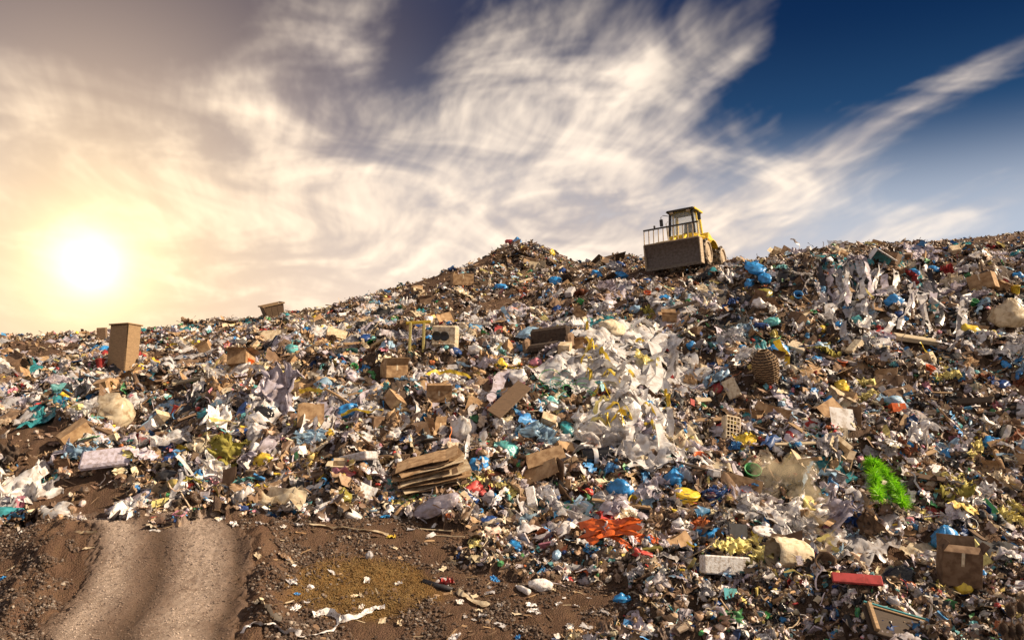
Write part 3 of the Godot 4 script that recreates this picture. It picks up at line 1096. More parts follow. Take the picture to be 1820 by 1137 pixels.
	for k in 8:
		for i in 10:
			var x0 := lerpf(-1.72, 1.72, i / 10.0)
			var x1 := lerpf(-1.72, 1.72, (i + 1) / 10.0)
			quad(st2, Vector3(x0, sec[k].x, sec[k].y), Vector3(x1, sec[k].x, sec[k].y), Vector3(x1, sec[k + 1].x, sec[k + 1].y), Vector3(x0, sec[k + 1].x, sec[k + 1].y), Vector3(0, 0.9, -3))
			quad(st2, Vector3(x0, sec[k].x, sec[k].y - 0.06), Vector3(x1, sec[k].x, sec[k].y - 0.06), Vector3(x1, sec[k + 1].x, sec[k + 1].y - 0.06), Vector3(x0, sec[k + 1].x, sec[k + 1].y - 0.06), Vector3(0, 0.9, 3))
	st2.index()
	part("mouldboard", done(st2), blade_m, blade)
	part("cutting_edge", box(Vector3(3.46, 0.2, 0.06), 0.015, Transform3D(Basis(), Vector3(0, 0.02, 0.20))), steel, blade)
	part("top_edge", box(Vector3(3.46, 0.08, 0.12), 0.02, Transform3D(Basis(), Vector3(0, 1.58, 0.24))), dust, blade)
	for s in [-1, 1]:
		part("end_plate", box(Vector3(0.07, 1.6, 0.62), 0.02, Transform3D(Basis(), Vector3(s * 1.75, 0.79, -0.05))), dust, blade)
	for k in 12:
		part("screen_bar", bar(Vector3(lerpf(-1.70, 1.70, k / 11.0), 1.6, 0.24), Vector3(lerpf(-1.70, 1.70, k / 11.0), 2.5, 0.10), 0.05, 0.06), dust, blade)
	part("screen_rail", box(Vector3(3.5, 0.10, 0.09), 0.02, Transform3D(Basis(), Vector3(0, 2.53, 0.10))), dark, blade)
	part("screen_lamp", box(Vector3(0.12, 0.16, 0.10), 0.03, Transform3D(Basis(), Vector3(-1.0, 2.66, 0.10))), dark, blade)

# ------------------------------------------------------------------ things that stand out in the photograph
var busy := []     # [place, radius] where scattered things keep away

func dist_of(p: Vector3) -> float:
	return -p.z

func feat(called: String, category: String, label: String, shape: String, v: int, sk: String, c: String, px: float, py: float, wpx: float, o := {}) -> MeshInstance3D:
	var p := seat(px, py)
	var w := wpx / F * dist_of(p)
	var list: Array = shapes[shape]
	var size := Vector3(w, w * float(o.get("h", 1.0)), w * float(o.get("dep", 1.0)))
	if shape == "card": size.y = w
	var tr := pose(p, size, o.get("spin", 0.0), Vector2(o.get("tx", 0.0), o.get("tz", 0.0)), o.get("up", 0.75), w * float(o.get("sink", 0.0)) - w * float(o.get("lift", 0.0)))
	var n := solo(called, list[v % list.size()], skin(sk, c), tr)
	tag(n, label, category, o.get("group", ""))
	if o.has("noun"): autos.append([n, o.noun, c, w, p, category, o.group, ""])
	busy.append([p, w * 0.42])
	if o.has("mark"): marks.append([o.mark, p])
	return n

func carton(label: String, px: float, py: float, wpx: float, hpx: float, deep: float, yaw: float, flaps: Array, o := {}) -> Node3D:
	# a cardboard box with walls, a seam of tape and flaps: flaps as opening angles of front, back, side, side
	var p := seat(px, py)
	var k := dist_of(p) / F
	var w := wpx * k
	var h := hpx * k
	var dp := w * deep
	var b := Basis(Vector3.UP, yaw) * Basis.from_euler(Vector3(o.get("tx", 0.0), 0, o.get("tz", 0.0)))
	var t := thing(o.get("name", "cardboard_box"), label, "box", Transform3D(b, p - Vector3(0, h * float(o.get("sink", 0.12)), 0)))
	var m := skin("card", o.get("color", "tan"))
	var th := 0.012
	for s in [[Vector3(w, h, th), Vector3(0, h / 2, dp / 2)], [Vector3(w, h, th), Vector3(0, h / 2, -dp / 2)], [Vector3(th, h, dp - 2 * th), Vector3(w / 2 - th / 2, h / 2, 0)], [Vector3(th, h, dp - 2 * th), Vector3(-w / 2 + th / 2, h / 2, 0)], [Vector3(w - 3 * th, th, dp - 3 * th), Vector3(0, th, 0)]]:
		part("wall", box(s[0], 0.003, Transform3D(Basis(), s[1])), m, t)
	var hinge := [[Vector3(0, h, dp / 2), Vector3(w, th, dp * 0.5), 0], [Vector3(0, h, -dp / 2), Vector3(w, th, dp * 0.5), 1], [Vector3(w / 2, h, 0), Vector3(dp * 0.42, th, dp * 0.96), 2], [Vector3(-w / 2, h, 0), Vector3(dp * 0.42, th, dp * 0.96), 3]]
	for e in hinge:
		var a: float = flaps[e[2]]
		var r := Transform3D(Basis(), e[0] + Vector3(0, 0.002 * e[2], 0))
		match e[2]:
			0: r.basis = Basis(Vector3.RIGHT, a) ; part("flap", box(e[1], 0.003, Transform3D(Basis(), Vector3(0, 0, -e[1].z / 2))), m, t, r)
			1: r.basis = Basis(Vector3.RIGHT, -a) ; part("flap", box(e[1], 0.003, Transform3D(Basis(), Vector3(0, 0, e[1].z / 2))), m, t, r)
			2: r.basis = Basis(Vector3.BACK, -a) ; part("flap", box(e[1], 0.003, Transform3D(Basis(), Vector3(-e[1].x / 2, 0, 0))), m, t, r)
			3: r.basis = Basis(Vector3.BACK, a) ; part("flap", box(e[1], 0.003, Transform3D(Basis(), Vector3(e[1].x / 2, 0, 0))), m, t, r)
	part("tape_strip", box(Vector3(0.06, h * 0.4, 0.004), 0.0, Transform3D(Basis(), Vector3(0, h * 0.8, dp / 2 + th * 0.5 + 0.003))), skin("plastic", "cream"), t)
	busy.append([p, w * 0.6])
	if o.has("mark"): marks.append([o.mark, p])
	return t

func panel(called: String, category: String, label: String, sk: String, c: String, px: float, py: float, wpx: float, hpx: float, thick: float, e: Vector3, o := {}) -> MeshInstance3D:
	# a rigid board: width and height as seen, turned by e (x leans back, y turns, z rolls)
	var p := seat(px, py)
	var k := dist_of(p) / F
	var m := box(Vector3(wpx * k, hpx * k, thick), minf(0.03, thick * 0.3))
	var n := solo(called, m, skin(sk, c), Transform3D(Basis.from_euler(e), p + Vector3(0, hpx * k * float(o.get("lift", 0.3)), wpx * k * 0.05)))
	tag(n, label, category, o.get("group", ""))
	busy.append([p, wpx * k * 0.4])
	if o.has("mark"): marks.append([o.mark, p])
	return n

func make_features() -> void:
	# --- skyline and terrace
	carton("closed tan cardboard box standing on the brown terrace below the rubble peak", 821, 508, 37, 20, 0.7, 0.25, [0.0, 0.0, 0.0, 0.0], {"mark": "the tan box on the terrace", "sink": 0.0})
	carton("yellowish tan cardboard box with one bright side high on the slope", 1752, 512, 40, 28, 0.9, -0.75, [0.0, 0.1, 0.0, 0.05], {"tz": 0.25, "mark": "the yellowish box", "color": "tan"})
	var tub := thing("wooden_tub", "brown wooden tub with flared walls tipped on the skyline", "tub", Transform3D(Basis.from_euler(Vector3(0.1, 0.5, 0.25)), seat(488, 566) - Vector3(0, 0.1, 0)))
	for k in 4:
		var a := k * PI / 2
		for q in 3:
			part("board", box(Vector3(0.36, 1.1, 0.04), 0.012, Transform3D(Basis(Vector3.UP, a) * Basis(Vector3.RIGHT, 0.14), Basis(Vector3.UP, a) * Vector3(-0.38 + 0.38 * q, 0.5, 0.58))), skin("wood", "brown"), tub)
		part("rim_rail", box(Vector3(1.5, 0.09, 0.06), 0.02, Transform3D(Basis(Vector3.UP, a), Basis(Vector3.UP, a) * Vector3(0, 1.05, 0.70))), skin("wood", "tan"), tub)
	marks.append(["the brown wooden tub", tub.position])
	var cab := thing("old_cabinet", "tall weathered wooden cabinet with a plain front leaning in the heap near the skyline", "cabinet", Transform3D(Basis.from_euler(Vector3(-0.10, -0.42, 0.03)), seat(216, 650) - Vector3(0, 0.3, 0)))
	var cs := dist_of(cab.position) / F
	var cw := 44 * cs
	var ch := 84 * cs
	for s in [-1, 1]:
		part("side_panel", box(Vector3(0.04, ch, cw * 0.6), 0.01, Transform3D(Basis(), Vector3(s * cw * 0.5, ch / 2, 0))), skin("wood", "tan"), cab)
	part("back_panel", box(Vector3(cw * 0.96, ch, 0.03), 0.0, Transform3D(Basis(), Vector3(0, ch / 2, -cw * 0.27))), skin("wood", "brown"), cab)
	part("front_panel", box(Vector3(cw * 0.95, ch * 0.97, 0.035), 0.01, Transform3D(Basis.from_euler(Vector3(0.0, 0, 0.02)), Vector3(0, ch * 0.5, cw * 0.30))), skin("wood", "tan"), cab)
	part("top_board", box(Vector3(cw * 1.12, 0.06, cw * 0.74), 0.015, Transform3D(Basis(), Vector3(0, ch + 0.03, 0))), skin("wood", "tan"), cab)
	marks.append(["the tall weathered cabinet", cab.position])
	panel("concrete_block", "block", "small upright concrete block standing behind the weathered cabinet", "foam", "brown", 181, 606, 15, 26, 0.5, Vector3(0.05, 0.3, 0.06), {"lift": 0.42})
	feat("wooden_pole", "pole", "long pale wooden pole propped against the weathered cabinet", "plank", 1, "wood", "cream", 172, 646, 60, {"tz": 0.45, "h": 0.8, "dep": 0.6, "up": 0.0, "lift": 0.1})
	feat("cardboard_sheet", "cardboard", "large pale cardboard sheet with a centre crease below the wooden tub", "card", 1, "card", "cream", 476, 606, 70, {"tx": 0.9, "up": 0.0, "lift": 0.12, "dep": 0.55})
	# --- blue bags of the upper slope
	var bags := [
		[545, 588, 20, "bright blue", "small bright blue bag below the brown wooden tub"], [890, 513, 30, "bright blue", "bright blue bag beside a yellow crate on the terrace"],
		[988, 503, 34, "bright blue", "bright blue bag with white film on the terrace edge"], [1000, 486, 24, "dark blue", "dark blue bag at the foot of the rubble peak"],
		[1101, 493, 38, "bright blue", "glossy sky blue bag beside the compactor blade"], [1072, 480, 24, "pale blue", "pale blue bag below the brown soil heap"],
		[1100, 474, 26, "dark blue", "dark blue bag under the soil heap beside the compactor"], [1342, 480, 46, "bright blue", "long glossy blue bag on top of the crest pile"],
		[1360, 498, 34, "bright blue", "knotted blue bag in the middle of the crest pile"], [1335, 508, 30, "bright blue", "round blue bag at the bottom of the crest pile"],
		[1150, 500, 20, "dark blue", "small dark blue bag in front of the compactor blade"], [1180, 532, 26, "bright blue", "blue bag half under a tan cardboard flap"],
		[1130, 553, 30, "pale blue", "flattened pale blue bag below red netting"], [1525, 573, 34, "turquoise", "round turquoise bag on the steep slope"],
		[1491, 578, 20, "bright blue", "blue pointed bag beside the turquoise bag"], [1385, 625, 44, "bright blue", "long bright blue sack above the wicker basket"],
		[1372, 575, 34, "turquoise", "turquoise film bag above the long blue sack"], [463, 641, 40, "dark blue", "violet blue sack beside white fluff"],
		[690, 622, 44, "pale blue", "flat blue plastic sheet below the yellow timber frame"], [808, 628, 30, "dark blue", "dark blue plastic sheet beside the timber frame"],
		[940, 594, 50, "pale blue", "crumpled sky blue bag on a dark brown sofa"], [1105, 1068, 36, "bright blue", "bright blue bag lying alone on bare soil"],
		[920, 973, 42, "bright blue", "folded blue tarpaulin strip at the edge of the soil apron"], [957, 980, 32, "turquoise", "turquoise bag next to the folded blue tarpaulin"],
		[990, 988, 24, "pale blue", "small pale blue bag beside white film on the lower heap"], [1150, 955, 50, "pale blue", "pale blue sack lying over the orange sheet"],
		[1265, 950, 46, "bright blue", "long blue bag beside the dark square panel"], [1545, 468, 20, "teal", "teal bag tucked under the white open box"],
		[1660, 480, 22, "bright blue", "bright blue bag on the far crest"], [1790, 650, 24, "bright blue", "bright blue bag beside red scraps"],
		[850, 826, 44, "bright blue", "translucent blue bag on the stack of flattened cardboard"], [1600, 560, 24, "dark blue", "dark blue bag below the hanging grey film"],
	]
	for k in bags.size():
		var e = bags[k]
		feat("plastic_bag", "bag", e[4], "sack" if k % 3 else "bag", k, "plastic", e[3], e[0], e[1], e[2], {"h": 0.75 if e[2] < 35 else 0.6, "spin": 0.6 * k, "dep": 0.75, "sink": 0.06, "group": "blue and turquoise bags in the waste"})
	marks.append(["the turquoise bag", seat(1525, 573)])
	marks.append(["the long blue sack", seat(1385, 625)])
	# --- left slope
	feat("wrapped_bundle", "bundle", "big bundle wrapped in creased cream film with pink cloth beneath", "bag", 2, "film", "cream", 195, 748, 86, {"h": 0.95, "dep": 0.9, "mark": "the big film-wrapped bundle", "spin": 1.0})
	feat("cloth_rag", "cloth", "pinkish red cloth squeezed under the film-wrapped bundle", "cloth", 1, "cloth", "pink", 200, 752, 60, {"h": 0.5, "dep": 0.6})
	var mt := thing("mattress", "lavender grey mattress with a torn ochre end lying in the waste", "mattress", Transform3D(Basis.from_euler(Vector3(0.62, 0.30, 0.12)), seat(190, 835) + Vector3(0, 0.34, 0.1)))
	part("cover", box(Vector3(1.35, 0.22, 0.72), 0.07), skin("cloth", "lavender grey"), mt)
	part("torn_foam", rock_mesh(31, 0.4, 7, 10), skin("foam", "pale yellow"), mt, Transform3D(Basis().scaled(Vector3(0.5, 0.22, 0.62)), Vector3(0.60, 0.05, -0.05)))
	part("loose_ticking", film_mesh(44, 0.4), skin("cloth", "lavender grey"), mt, Transform3D(Basis.from_euler(Vector3(0, 0.3, -0.6)).scaled(Vector3(0.75, 0.6, 0.5)), Vector3(0.95, -0.05, 0.05)))
	marks.append(["the lavender mattress", mt.position])
	busy.append([mt.position, 0.9])
	var dome := feat("plastic_drum_lid", "lid", "dark slate blue domed lid leaning near the mattress", "sack", 1, "hard", "charcoal", 297, 858, 48, {"h": 1.0, "dep": 0.6, "up": 0.2})
	feat("foam_block", "foam", "cream foam cushion block above the mattress", "foam", 0, "foam", "cream", 270, 788, 40, {"h": 1.0, "spin": 0.3, "tz": -0.15})
	feat("plastic_sheet", "plastic", "broad dirty white plastic sheet spread at the foot of the brown bank", "film", 3, "film", "white", 35, 880, 110, {"h": 0.7, "dep": 0.9, "spin": 0.7, "mark": "the broad dirty white sheet", "up": 0.95})
	feat("plastic_bag", "bag", "yellow plastic bag beside the film-wrapped bundle", "sack", 2, "plastic", "yellow", 115, 708, 26, {"h": 1.0})
	feat("plastic_sheet", "plastic", "dusty lavender film draped over a ledge", "film", 5, "film", "lavender grey", 495, 715, 66, {"tx": 1.0, "dep": 1.35, "h": 0.8, "up": 0.3, "lift": 0.25, "mark": "the draped lavender film"})
	feat("cardboard_sheet", "cardboard", "upright tan cardboard flap below the draped lavender film", "card", 3, "card", "tan", 552, 750, 46, {"tx": 1.15, "dep": 1.25, "up": 0.0, "lift": 0.3, "spin": -0.2})
	feat("cloth_rag", "cloth", "olive yellow cloth hanging on a tan carton", "cloth", 2, "cloth", "olive", 400, 805, 52, {"h": 0.8, "tx": 0.4})
	feat("cloth_rag", "cloth", "bright yellow cloth bundle near the edge of the dirt track", "cloth", 4, "cloth", "yellow", 468, 880, 44, {"h": 0.8, "dep": 0.6, "mark": "the bright yellow cloth"})
	feat("plastic_sheet", "plastic", "stiff cream sheet folded at the rim of the soil apron", "paper", 4, "film", "cream", 505, 905, 80, {"h": 1.1, "dep": 0.6, "spin": 0.1, "lift": 0.1})
	for e in [[565, 880, 50, 0.5, "broken white foam board propped at the rim of the soil apron"], [590, 900, 42, -0.4, "small white foam board wedged under the broken one"], [640, 872, 56, 0.2, "flat white foam board under an olive bag"]]:
		feat("foam_board", "foam", e[4], "card", int(e[0]) % 9, "foam", "white", e[0], e[1], e[2], {"spin": e[3], "tx": 0.5, "dep": 0.6, "lift": 0.08})
	feat("plastic_bag", "bag", "olive yellow bag between white foam boards", "bag", 3, "plastic", "olive", 606, 892, 38, {"h": 0.9, "mark": "the olive yellow bag"})
	feat("plastic_sheet", "plastic", "long white film roll at the rim of the soil apron", "sack", 3, "film", "white", 617, 916, 76, {"h": 0.34, "dep": 0.34})
	for k in 9:
		feat("foam_scrap", "foam", "pale yellow shredded foam scrap heaped beside a lavender film bag", "cloth", k, "foam", "pale yellow", 700 + 9 * (k % 5), 886 + 9 * (k / 4), 26, {"spin": k * 1.1, "h": 0.9, "noun": "foam scrap", "group": "pale yellow foam scraps by the lavender bag"})
	feat("plastic_bag", "bag", "long lavender film bag lying at the rim of the soil apron", "sack", 4, "clear", "lavender grey", 778, 905, 100, {"h": 0.36, "dep": 0.42, "mark": "the long lavender film bag"})
	feat("paper_sheet", "paper", "teal folded paper above the pale yellow foam", "card", 2, "paper", "turquoise", 700, 868, 34, {"tx": 0.5, "lift": 0.06})
	# stack of flattened cartons
	var sp := seat(765, 862)
	var stack := thing("cardboard_stack", "slumped stack of flattened cardboard sheets below the round white film bag", "cardboard", Transform3D(Basis.from_euler(Vector3(0.18, 0.12, 0.02)), sp))
	for k in 13:
		var w := rng.randf_range(1.5, 2.1)
		part("flattened_carton", shapes.card[[0, 3, 6][k % 3]], skin("card", ["tan", "brown", "cream", "tan"][k % 4]), stack, Transform3D(Basis.from_euler(Vector3(rng.randf_range(-0.05, 0.05), rng.randf_range(-0.25, 0.25), 0.10 + 0.012 * k)).scaled_local(Vector3(w, 1.4, 1.2)), Vector3(0.25 * rng.randf_range(-1, 1), 0.03 + 0.058 * k, rng.randf_range(-0.12, 0.12))))
	marks.append(["the stack of flattened cardboard", sp])
	busy.append([sp, 1.0])
	feat("plastic_bag", "bag", "round translucent white film bag above the stack of flattened cardboard", "bag", 4, "film", "white", 822, 775, 50, {"h": 1.25, "dep": 1.0, "mark": "the round white film bag"})
	feat("plastic_bag", "bag", "turquoise film bag with a long pale blue tail", "sack", 0, "film", "turquoise", 900, 805, 46, {"h": 0.9, "mark": "the turquoise film bag"})
	feat("plastic_sheet", "plastic", "pale blue film tail stretched uphill from the turquoise film bag", "film", 2, "film", "pale blue", 950, 778, 70, {"dep": 0.4, "spin": -0.5})
	feat("cloth_rag", "cloth", "crumpled white cloth beside the turquoise film bag", "cloth", 5, "cloth", "white", 895, 768, 38, {"h": 1.1, "tx": 0.5})
	# big folded carton
	var bp := seat(972, 858)
	var fold := thing("folded_carton", "big torn tan carton folded open like a roof", "cardboard", Transform3D(Basis.from_euler(Vector3(0.05, -0.25, 0.18)), bp + Vector3(0, 0.02, 0)))
	part("upper_panel", box(Vector3(1.15, 0.016, 0.62), 0.004, Transform3D(Basis.from_euler(Vector3(0.55, 0.35, 0.12)), Vector3(0.05, 0.72, -0.15))), skin("card", "tan"), fold)
	part("front_panel", box(Vector3(1.10, 0.016, 0.55), 0.004, Transform3D(Basis.from_euler(Vector3(0.75, 0.30, 0.35)), Vector3(-0.08, 0.36, 0.28))), skin("card", "tan"), fold)
	part("side_panel", box(Vector3(0.016, 0.6, 0.62), 0.004, Transform3D(Basis.from_euler(Vector3(0.2, 0.5, -0.15)), Vector3(0.48, 0.32, 0.1))), skin("card", "brown"), fold)
	marks.append(["the big folded carton", bp])
	busy.append([bp, 0.8])
	panel("brick_block", "block", "reddish brown block lying on the cardboard stack", "foam", "rust", 880, 852, 36, 17, 0.3, Vector3(0.3, 0.2, -0.15))
	var bun := thing("wrapped_roll", "black wrapped roll with a white band beside the big folded carton", "roll", Transform3D(Basis.from_euler(Vector3(0.1, 0.15, PI / 2 + 0.05)), seat(1062, 822) + Vector3(0, 0.2, 0)))
	part("roll", lathe([[0.0, -0.48], [0.22, -0.48], [0.25, -0.42], [0.24, 0.0], [0.25, 0.4], [0.2, 0.48], [0.0, 0.48]], 18, true, 0.06, 4), skin("plastic", "black"), bun)
	part("white_band", lathe([[0.262, 0.02], [0.264, 0.03], [0.264, 0.15], [0.262, 0.16]], 18, true, 0.0, 4), skin("paper", "white"), bun)
	marks.append(["the black wrapped roll", bun.position])
	busy.append([bun.position, 0.6])
	feat("plastic_sheet", "plastic", "bluish grey film sheet draped above the black wrapped roll", "film", 6, "clear", "white", 1068, 798, 88, {"h": 0.8, "dep": 0.7, "tx": 0.35, "lift": 0.1})
	feat("plastic_bag", "bag", "pinkish red bag on the upper edge of the ribbon tangle", "bag", 1, "plastic", "pink", 953, 650, 24, {"h": 1.0, "mark": "the pinkish red bag"})
	# the dark sofa
	var so := thing("broken_sofa", "broken dark brown sofa half buried uphill of the white ribbons", "sofa", Transform3D(Basis.from_euler(Vector3(0.2, -0.3, 0.12)), seat(978, 626)))
	part("seat", box(Vector3(1.7, 0.35, 0.75), 0.10, Transform3D(Basis(), Vector3(0, 0.25, 0))), skin("cloth", "dark brown"), so)
	part("backrest", box(Vector3(1.7, 0.75, 0.28), 0.12, Transform3D(Basis(Vector3.RIGHT, -0.25), Vector3(0, 0.62, -0.42))), skin("cloth", "dark brown"), so)
	for s in [-1, 1]:
		part("armrest", box(Vector3(0.25, 0.6, 0.8), 0.10, Transform3D(Basis(), Vector3(s * 0.92, 0.38, 0))), skin("cloth", "brown"), so)
	marks.append(["the broken brown sofa", so.position])
	feat("paper_sheet", "paper", "clean white paper sheet resting on the broken sofa", "paper", 0, "paper", "white", 976, 612, 20, {"lift": 1.1, "up": 0.2, "tx": 0.5})
	feat("sandbag", "sack", "beige rounded sack uphill of the ribbon tangle", "sack", 4, "cloth", "cream", 1085, 592, 54, {"h": 0.75, "mark": "the beige rounded sack"})
	# timber frame with a broken appliance
	var fp := seat(770, 622)
	var fr := thing("timber_frame", "yellow timber frame standing open above blue sheets", "frame", Transform3D(Basis.from_euler(Vector3(0.0, 0.15, -0.03)), fp - Vector3(0, 0.1, 0)))
	var fk := dist_of(fp) / F
	for e in [[-42, 0], [-18, 0], [-42, -20], [-18, -20]]:
		part("post", box(Vector3(0.10, 52 * fk, 0.10), 0.015, Transform3D(Basis(), Vector3(e[0] * fk, 26 * fk, e[1] * fk))), skin("wood", "pale yellow"), fr)
	for z in [0, -20]:
		part("rail", box(Vector3(44 * fk, 0.11, 0.08), 0.015, Transform3D(Basis(Vector3.BACK, 0.1), Vector3(-28 * fk, 53 * fk, z * fk))), skin("wood", "yellow"), fr)
	marks.append(["the yellow timber frame", fp])
	busy.append([fp, 1.0])
	var ap := thing("broken_appliance", "cream appliance casing with dark round openings beside the timber frame", "appliance", Transform3D(Basis.from_euler(Vector3(0.0, -0.1, -0.03)), seat(788, 620) - Vector3(0, 0.1, 0)))
	part("casing", box(Vector3(44 * fk, 46 * fk, 30 * fk), 0.05, Transform3D(Basis(), Vector3(0, 23 * fk, -15 * fk))), skin("hard", "cream"), ap)
	for s in [-1, 1]:
		part("round_opening", lathe([[0.0, 0.0], [0.14, 0.0], [0.17, 0.03], [0.19, 0.03], [0.19, 0.0]], 16), skin("hard", "black"), ap, Transform3D(Basis(Vector3.RIGHT, PI / 2), Vector3(s * 7 * fk - 6 * fk, 27 * fk, 0.012)))
	part("lower_shelf", box(Vector3(40 * fk, 0.05, 0.25), 0.01, Transform3D(Basis(), Vector3(0, 13 * fk, 0.08))), skin("hard", "cream"), ap)
	# --- crest and right slope
	var wb := thing("open_white_box", "white open box with a blue inside tipped like a roof on the crest", "box", Transform3D(Basis.from_euler(Vector3(0.2, -0.2, -0.6)), seat(1562, 472) + Vector3(0, 0.1, 0)))
	var wk := 40.0 * dist_of(wb.position) / F
	part("roof_panel", box(Vector3(wk, 0.04, wk * 0.7), 0.01, Transform3D(Basis(Vector3.BACK, 0.0), Vector3(0, wk * 0.5, 0))), skin("hard", "white"), wb)
	part("side_panel", box(Vector3(0.04, wk * 0.55, wk * 0.7), 0.01, Transform3D(Basis(), Vector3(-wk * 0.48, wk * 0.22, 0))), skin("hard", "white"), wb)
	part("inner_panel", box(Vector3(wk * 0.9, wk * 0.5, 0.03), 0.0, Transform3D(Basis(), Vector3(0, wk * 0.22, -wk * 0.3))), skin("hard", "teal"), wb)
	marks.append(["the white open box", wb.position])
	panel("white_board", "panel", "clean white square panel high on the dark slope", "hard", "white", 1724, 536, 26, 20, 0.1, Vector3(-0.7, 0.3, 0.3), {"mark": "the white square panel"})
	feat("film_bale", "bale", "round beige bale of film high on the slope with trailing ends", "bag", 5, "film", "cream", 1792, 578, 62, {"h": 1.0, "mark": "the round beige bale", "up": 0.3})
	feat("plastic_ball", "ball", "yellow ball in a tan cardboard hood", "sack", 1, "hard", "yellow", 1461, 588, 17, {"h": 1.2, "mark": "the yellow ball"})
	feat("plastic_bag", "bag", "grey green glassy bag below the crest pile of blue bags", "sack", 2, "plastic", "olive", 1357, 527, 34, {"h": 0.8})
	make_basket()
	make_crate()
	make_garland()
	feat("cloth_rag", "cloth", "yellow rubber glove-like rag hanging from the white crate", "cloth", 0, "plastic", "yellow", 1326, 796, 36, {"tx": 0.9, "dep": 1.2, "h": 0.7, "lift": 0.15})
	for e in [[1590, 690, 60, 0.3, 0.5, "wide brown cardboard sheet folded on the slope", "brown"], [1605, 705, 54, -0.2, 0.4, "brown cardboard sheet under the wide folded one", "brown"], [1575, 672, 44, 0.9, 0.6, "tan cardboard piece uphill of the folded sheets", "tan"]]:
		feat("cardboard_sheet", "cardboard", e[5], "card", int(e[0]) % 9, "card", e[6], e[0], e[1], e[2], {"spin": e[3], "tx": e[4], "lift": 0.08})
	# carton with white inner panel
	var cp := seat(1497, 762)
	var ck := dist_of(cp) / F
	var cb := thing("torn_carton", "torn tan carton standing up with a white panel before it", "box", Transform3D(Basis.from_euler(Vector3(-0.1, 0.2, 0.1)), cp))
	part("tan_panel", box(Vector3(48 * ck, 52 * ck, 0.02), 0.004, Transform3D(Basis.from_euler(Vector3(-0.5, 0.1, 0.35)), Vector3(0, 28 * ck, -0.25))), skin("card", "tan"), cb)
	part("white_panel", box(Vector3(44 * ck, 40 * ck, 0.015), 0.004, Transform3D(Basis.from_euler(Vector3(-0.35, 0.0, -0.25)), Vector3(0, 18 * ck, 0.12))), skin("paper", "white"), cb)
	part("side_panel", box(Vector3(0.02, 36 * ck, 0.5), 0.004, Transform3D(Basis.from_euler(Vector3(0.1, 0.5, -0.2)), Vector3(30 * ck, 18 * ck, -0.05))), skin("card", "brown"), cb)
	marks.append(["the torn carton with a white panel", cp])
	busy.append([cp, 0.8])
	carton("small orange and white carton lying on brown cardboard", 1598, 732, 26, 16, 0.5, 0.1, [0.0, 0.0, 0.0, 0.0], {"color": "orange", "tx": -0.4, "name": "printed_carton"})
	carton("tan carton half crushed below the timber frame", 700, 668, 40, 22, 0.8, 0.5, [2.2, 0.6, 1.6, 1.2])
	carton("low tan carton filled with paper beside the lavender drape", 780, 712, 44, 20, 0.7, 0.1, [2.4, 2.2, 2.0, 1.8], {"mark": "the low tan carton"})
	carton("grey brown open carton standing in the dark trough of the lower heap", 1704, 1030, 62, 58, 0.7, -0.25, [0.4, 1.9, 2.2, 1.0], {"color": "brown", "mark": "the grey brown carton", "tz": -0.06})
	carton("small tan carton open towards the slope below the round film bag", 775, 770, 26, 22, 0.9, 0.8, [1.9, 2.3, 1.2, 2.0])
	panel("long_board", "board", "long pale wedge-shaped board lying across the slope", "wood", "cream", 1640, 608, 104, 9, 0.5, Vector3(0.35, -0.1, -0.16), {"mark": "the long pale board"})
	panel("long_board", "board", "grey weathered board leaning on the ribbon tangle", "wood", "brown", 905, 742, 30, 92, 0.06, Vector3(-0.75, 0.1, -0.72), {"lift": 0.35, "mark": "the grey weathered board"})
	for e in [[1250, 752, 92, 0.05, -0.12, "tan", "long tan board under the white crate"], [1340, 762, 84, 0.5, 0.0, "brown", "brown board beside the white crate"], [1225, 715, 80, -0.2, 0.1, "cream", "pale board next to the ribbon tangle"], [1470, 610, 50, 1.2, 0.9, "tan", "upright tan lath near the yellow ball"], [1390, 595, 44, 1.5, 1.2, "tan", "upright tan lath beside the long blue sack"], [1625, 850, 95, 0.8, 0.3, "brown", "brown pole reaching down past the lime garland"], [1700, 720, 120, 0.85, 0.35, "dark brown", "dark beam lying down the slope below the long pale board"], [1660, 700, 60, 1.0, 0.5, "tan", "split tan lath beside the dark beam"]]:
		feat("wooden_board", "board", e[6], "plank", int(e[0]) % 6, "wood", e[5], e[0], e[1], e[2], {"spin": e[3], "tz": e[4], "h": 0.6, "dep": 1.1, "lift": 0.07})
	# yellow lids
	for e in [[1217, 892, 46, "pile of yellow round lids on the slope above the orange sheet", "yellow"], [1355, 962, 44, "pile of yellow and white round lids beside the dark panel", "white"]]:
		var lp := seat(e[0], e[1])
		var lw: float = e[2] * dist_of(lp) / F
		var lt := thing("lid_pile", e[3], "lids", Transform3D(Basis.from_euler(Vector3(0.22, 0.1, -0.08)), lp + Vector3(0, 0.05, 0)), "piles of round lids")
		for k in 3:
			part("round_lid", lathe([[0.0, 0.0], [lw * 0.46, 0.0], [lw * 0.5, 0.02], [lw * 0.5, 0.07], [lw * 0.46, 0.085], [0.0, 0.075]], 24), skin("hard", "yellow" if k < 2 else e[4]), lt, Transform3D(Basis(), Vector3(0.02 * k, 0.09 * k, 0.015 * k)))
		marks.append(["the yellow lids" if e[4] == "yellow" else "the yellow and white lids", lp])
		busy.append([lp, lw * 0.6])
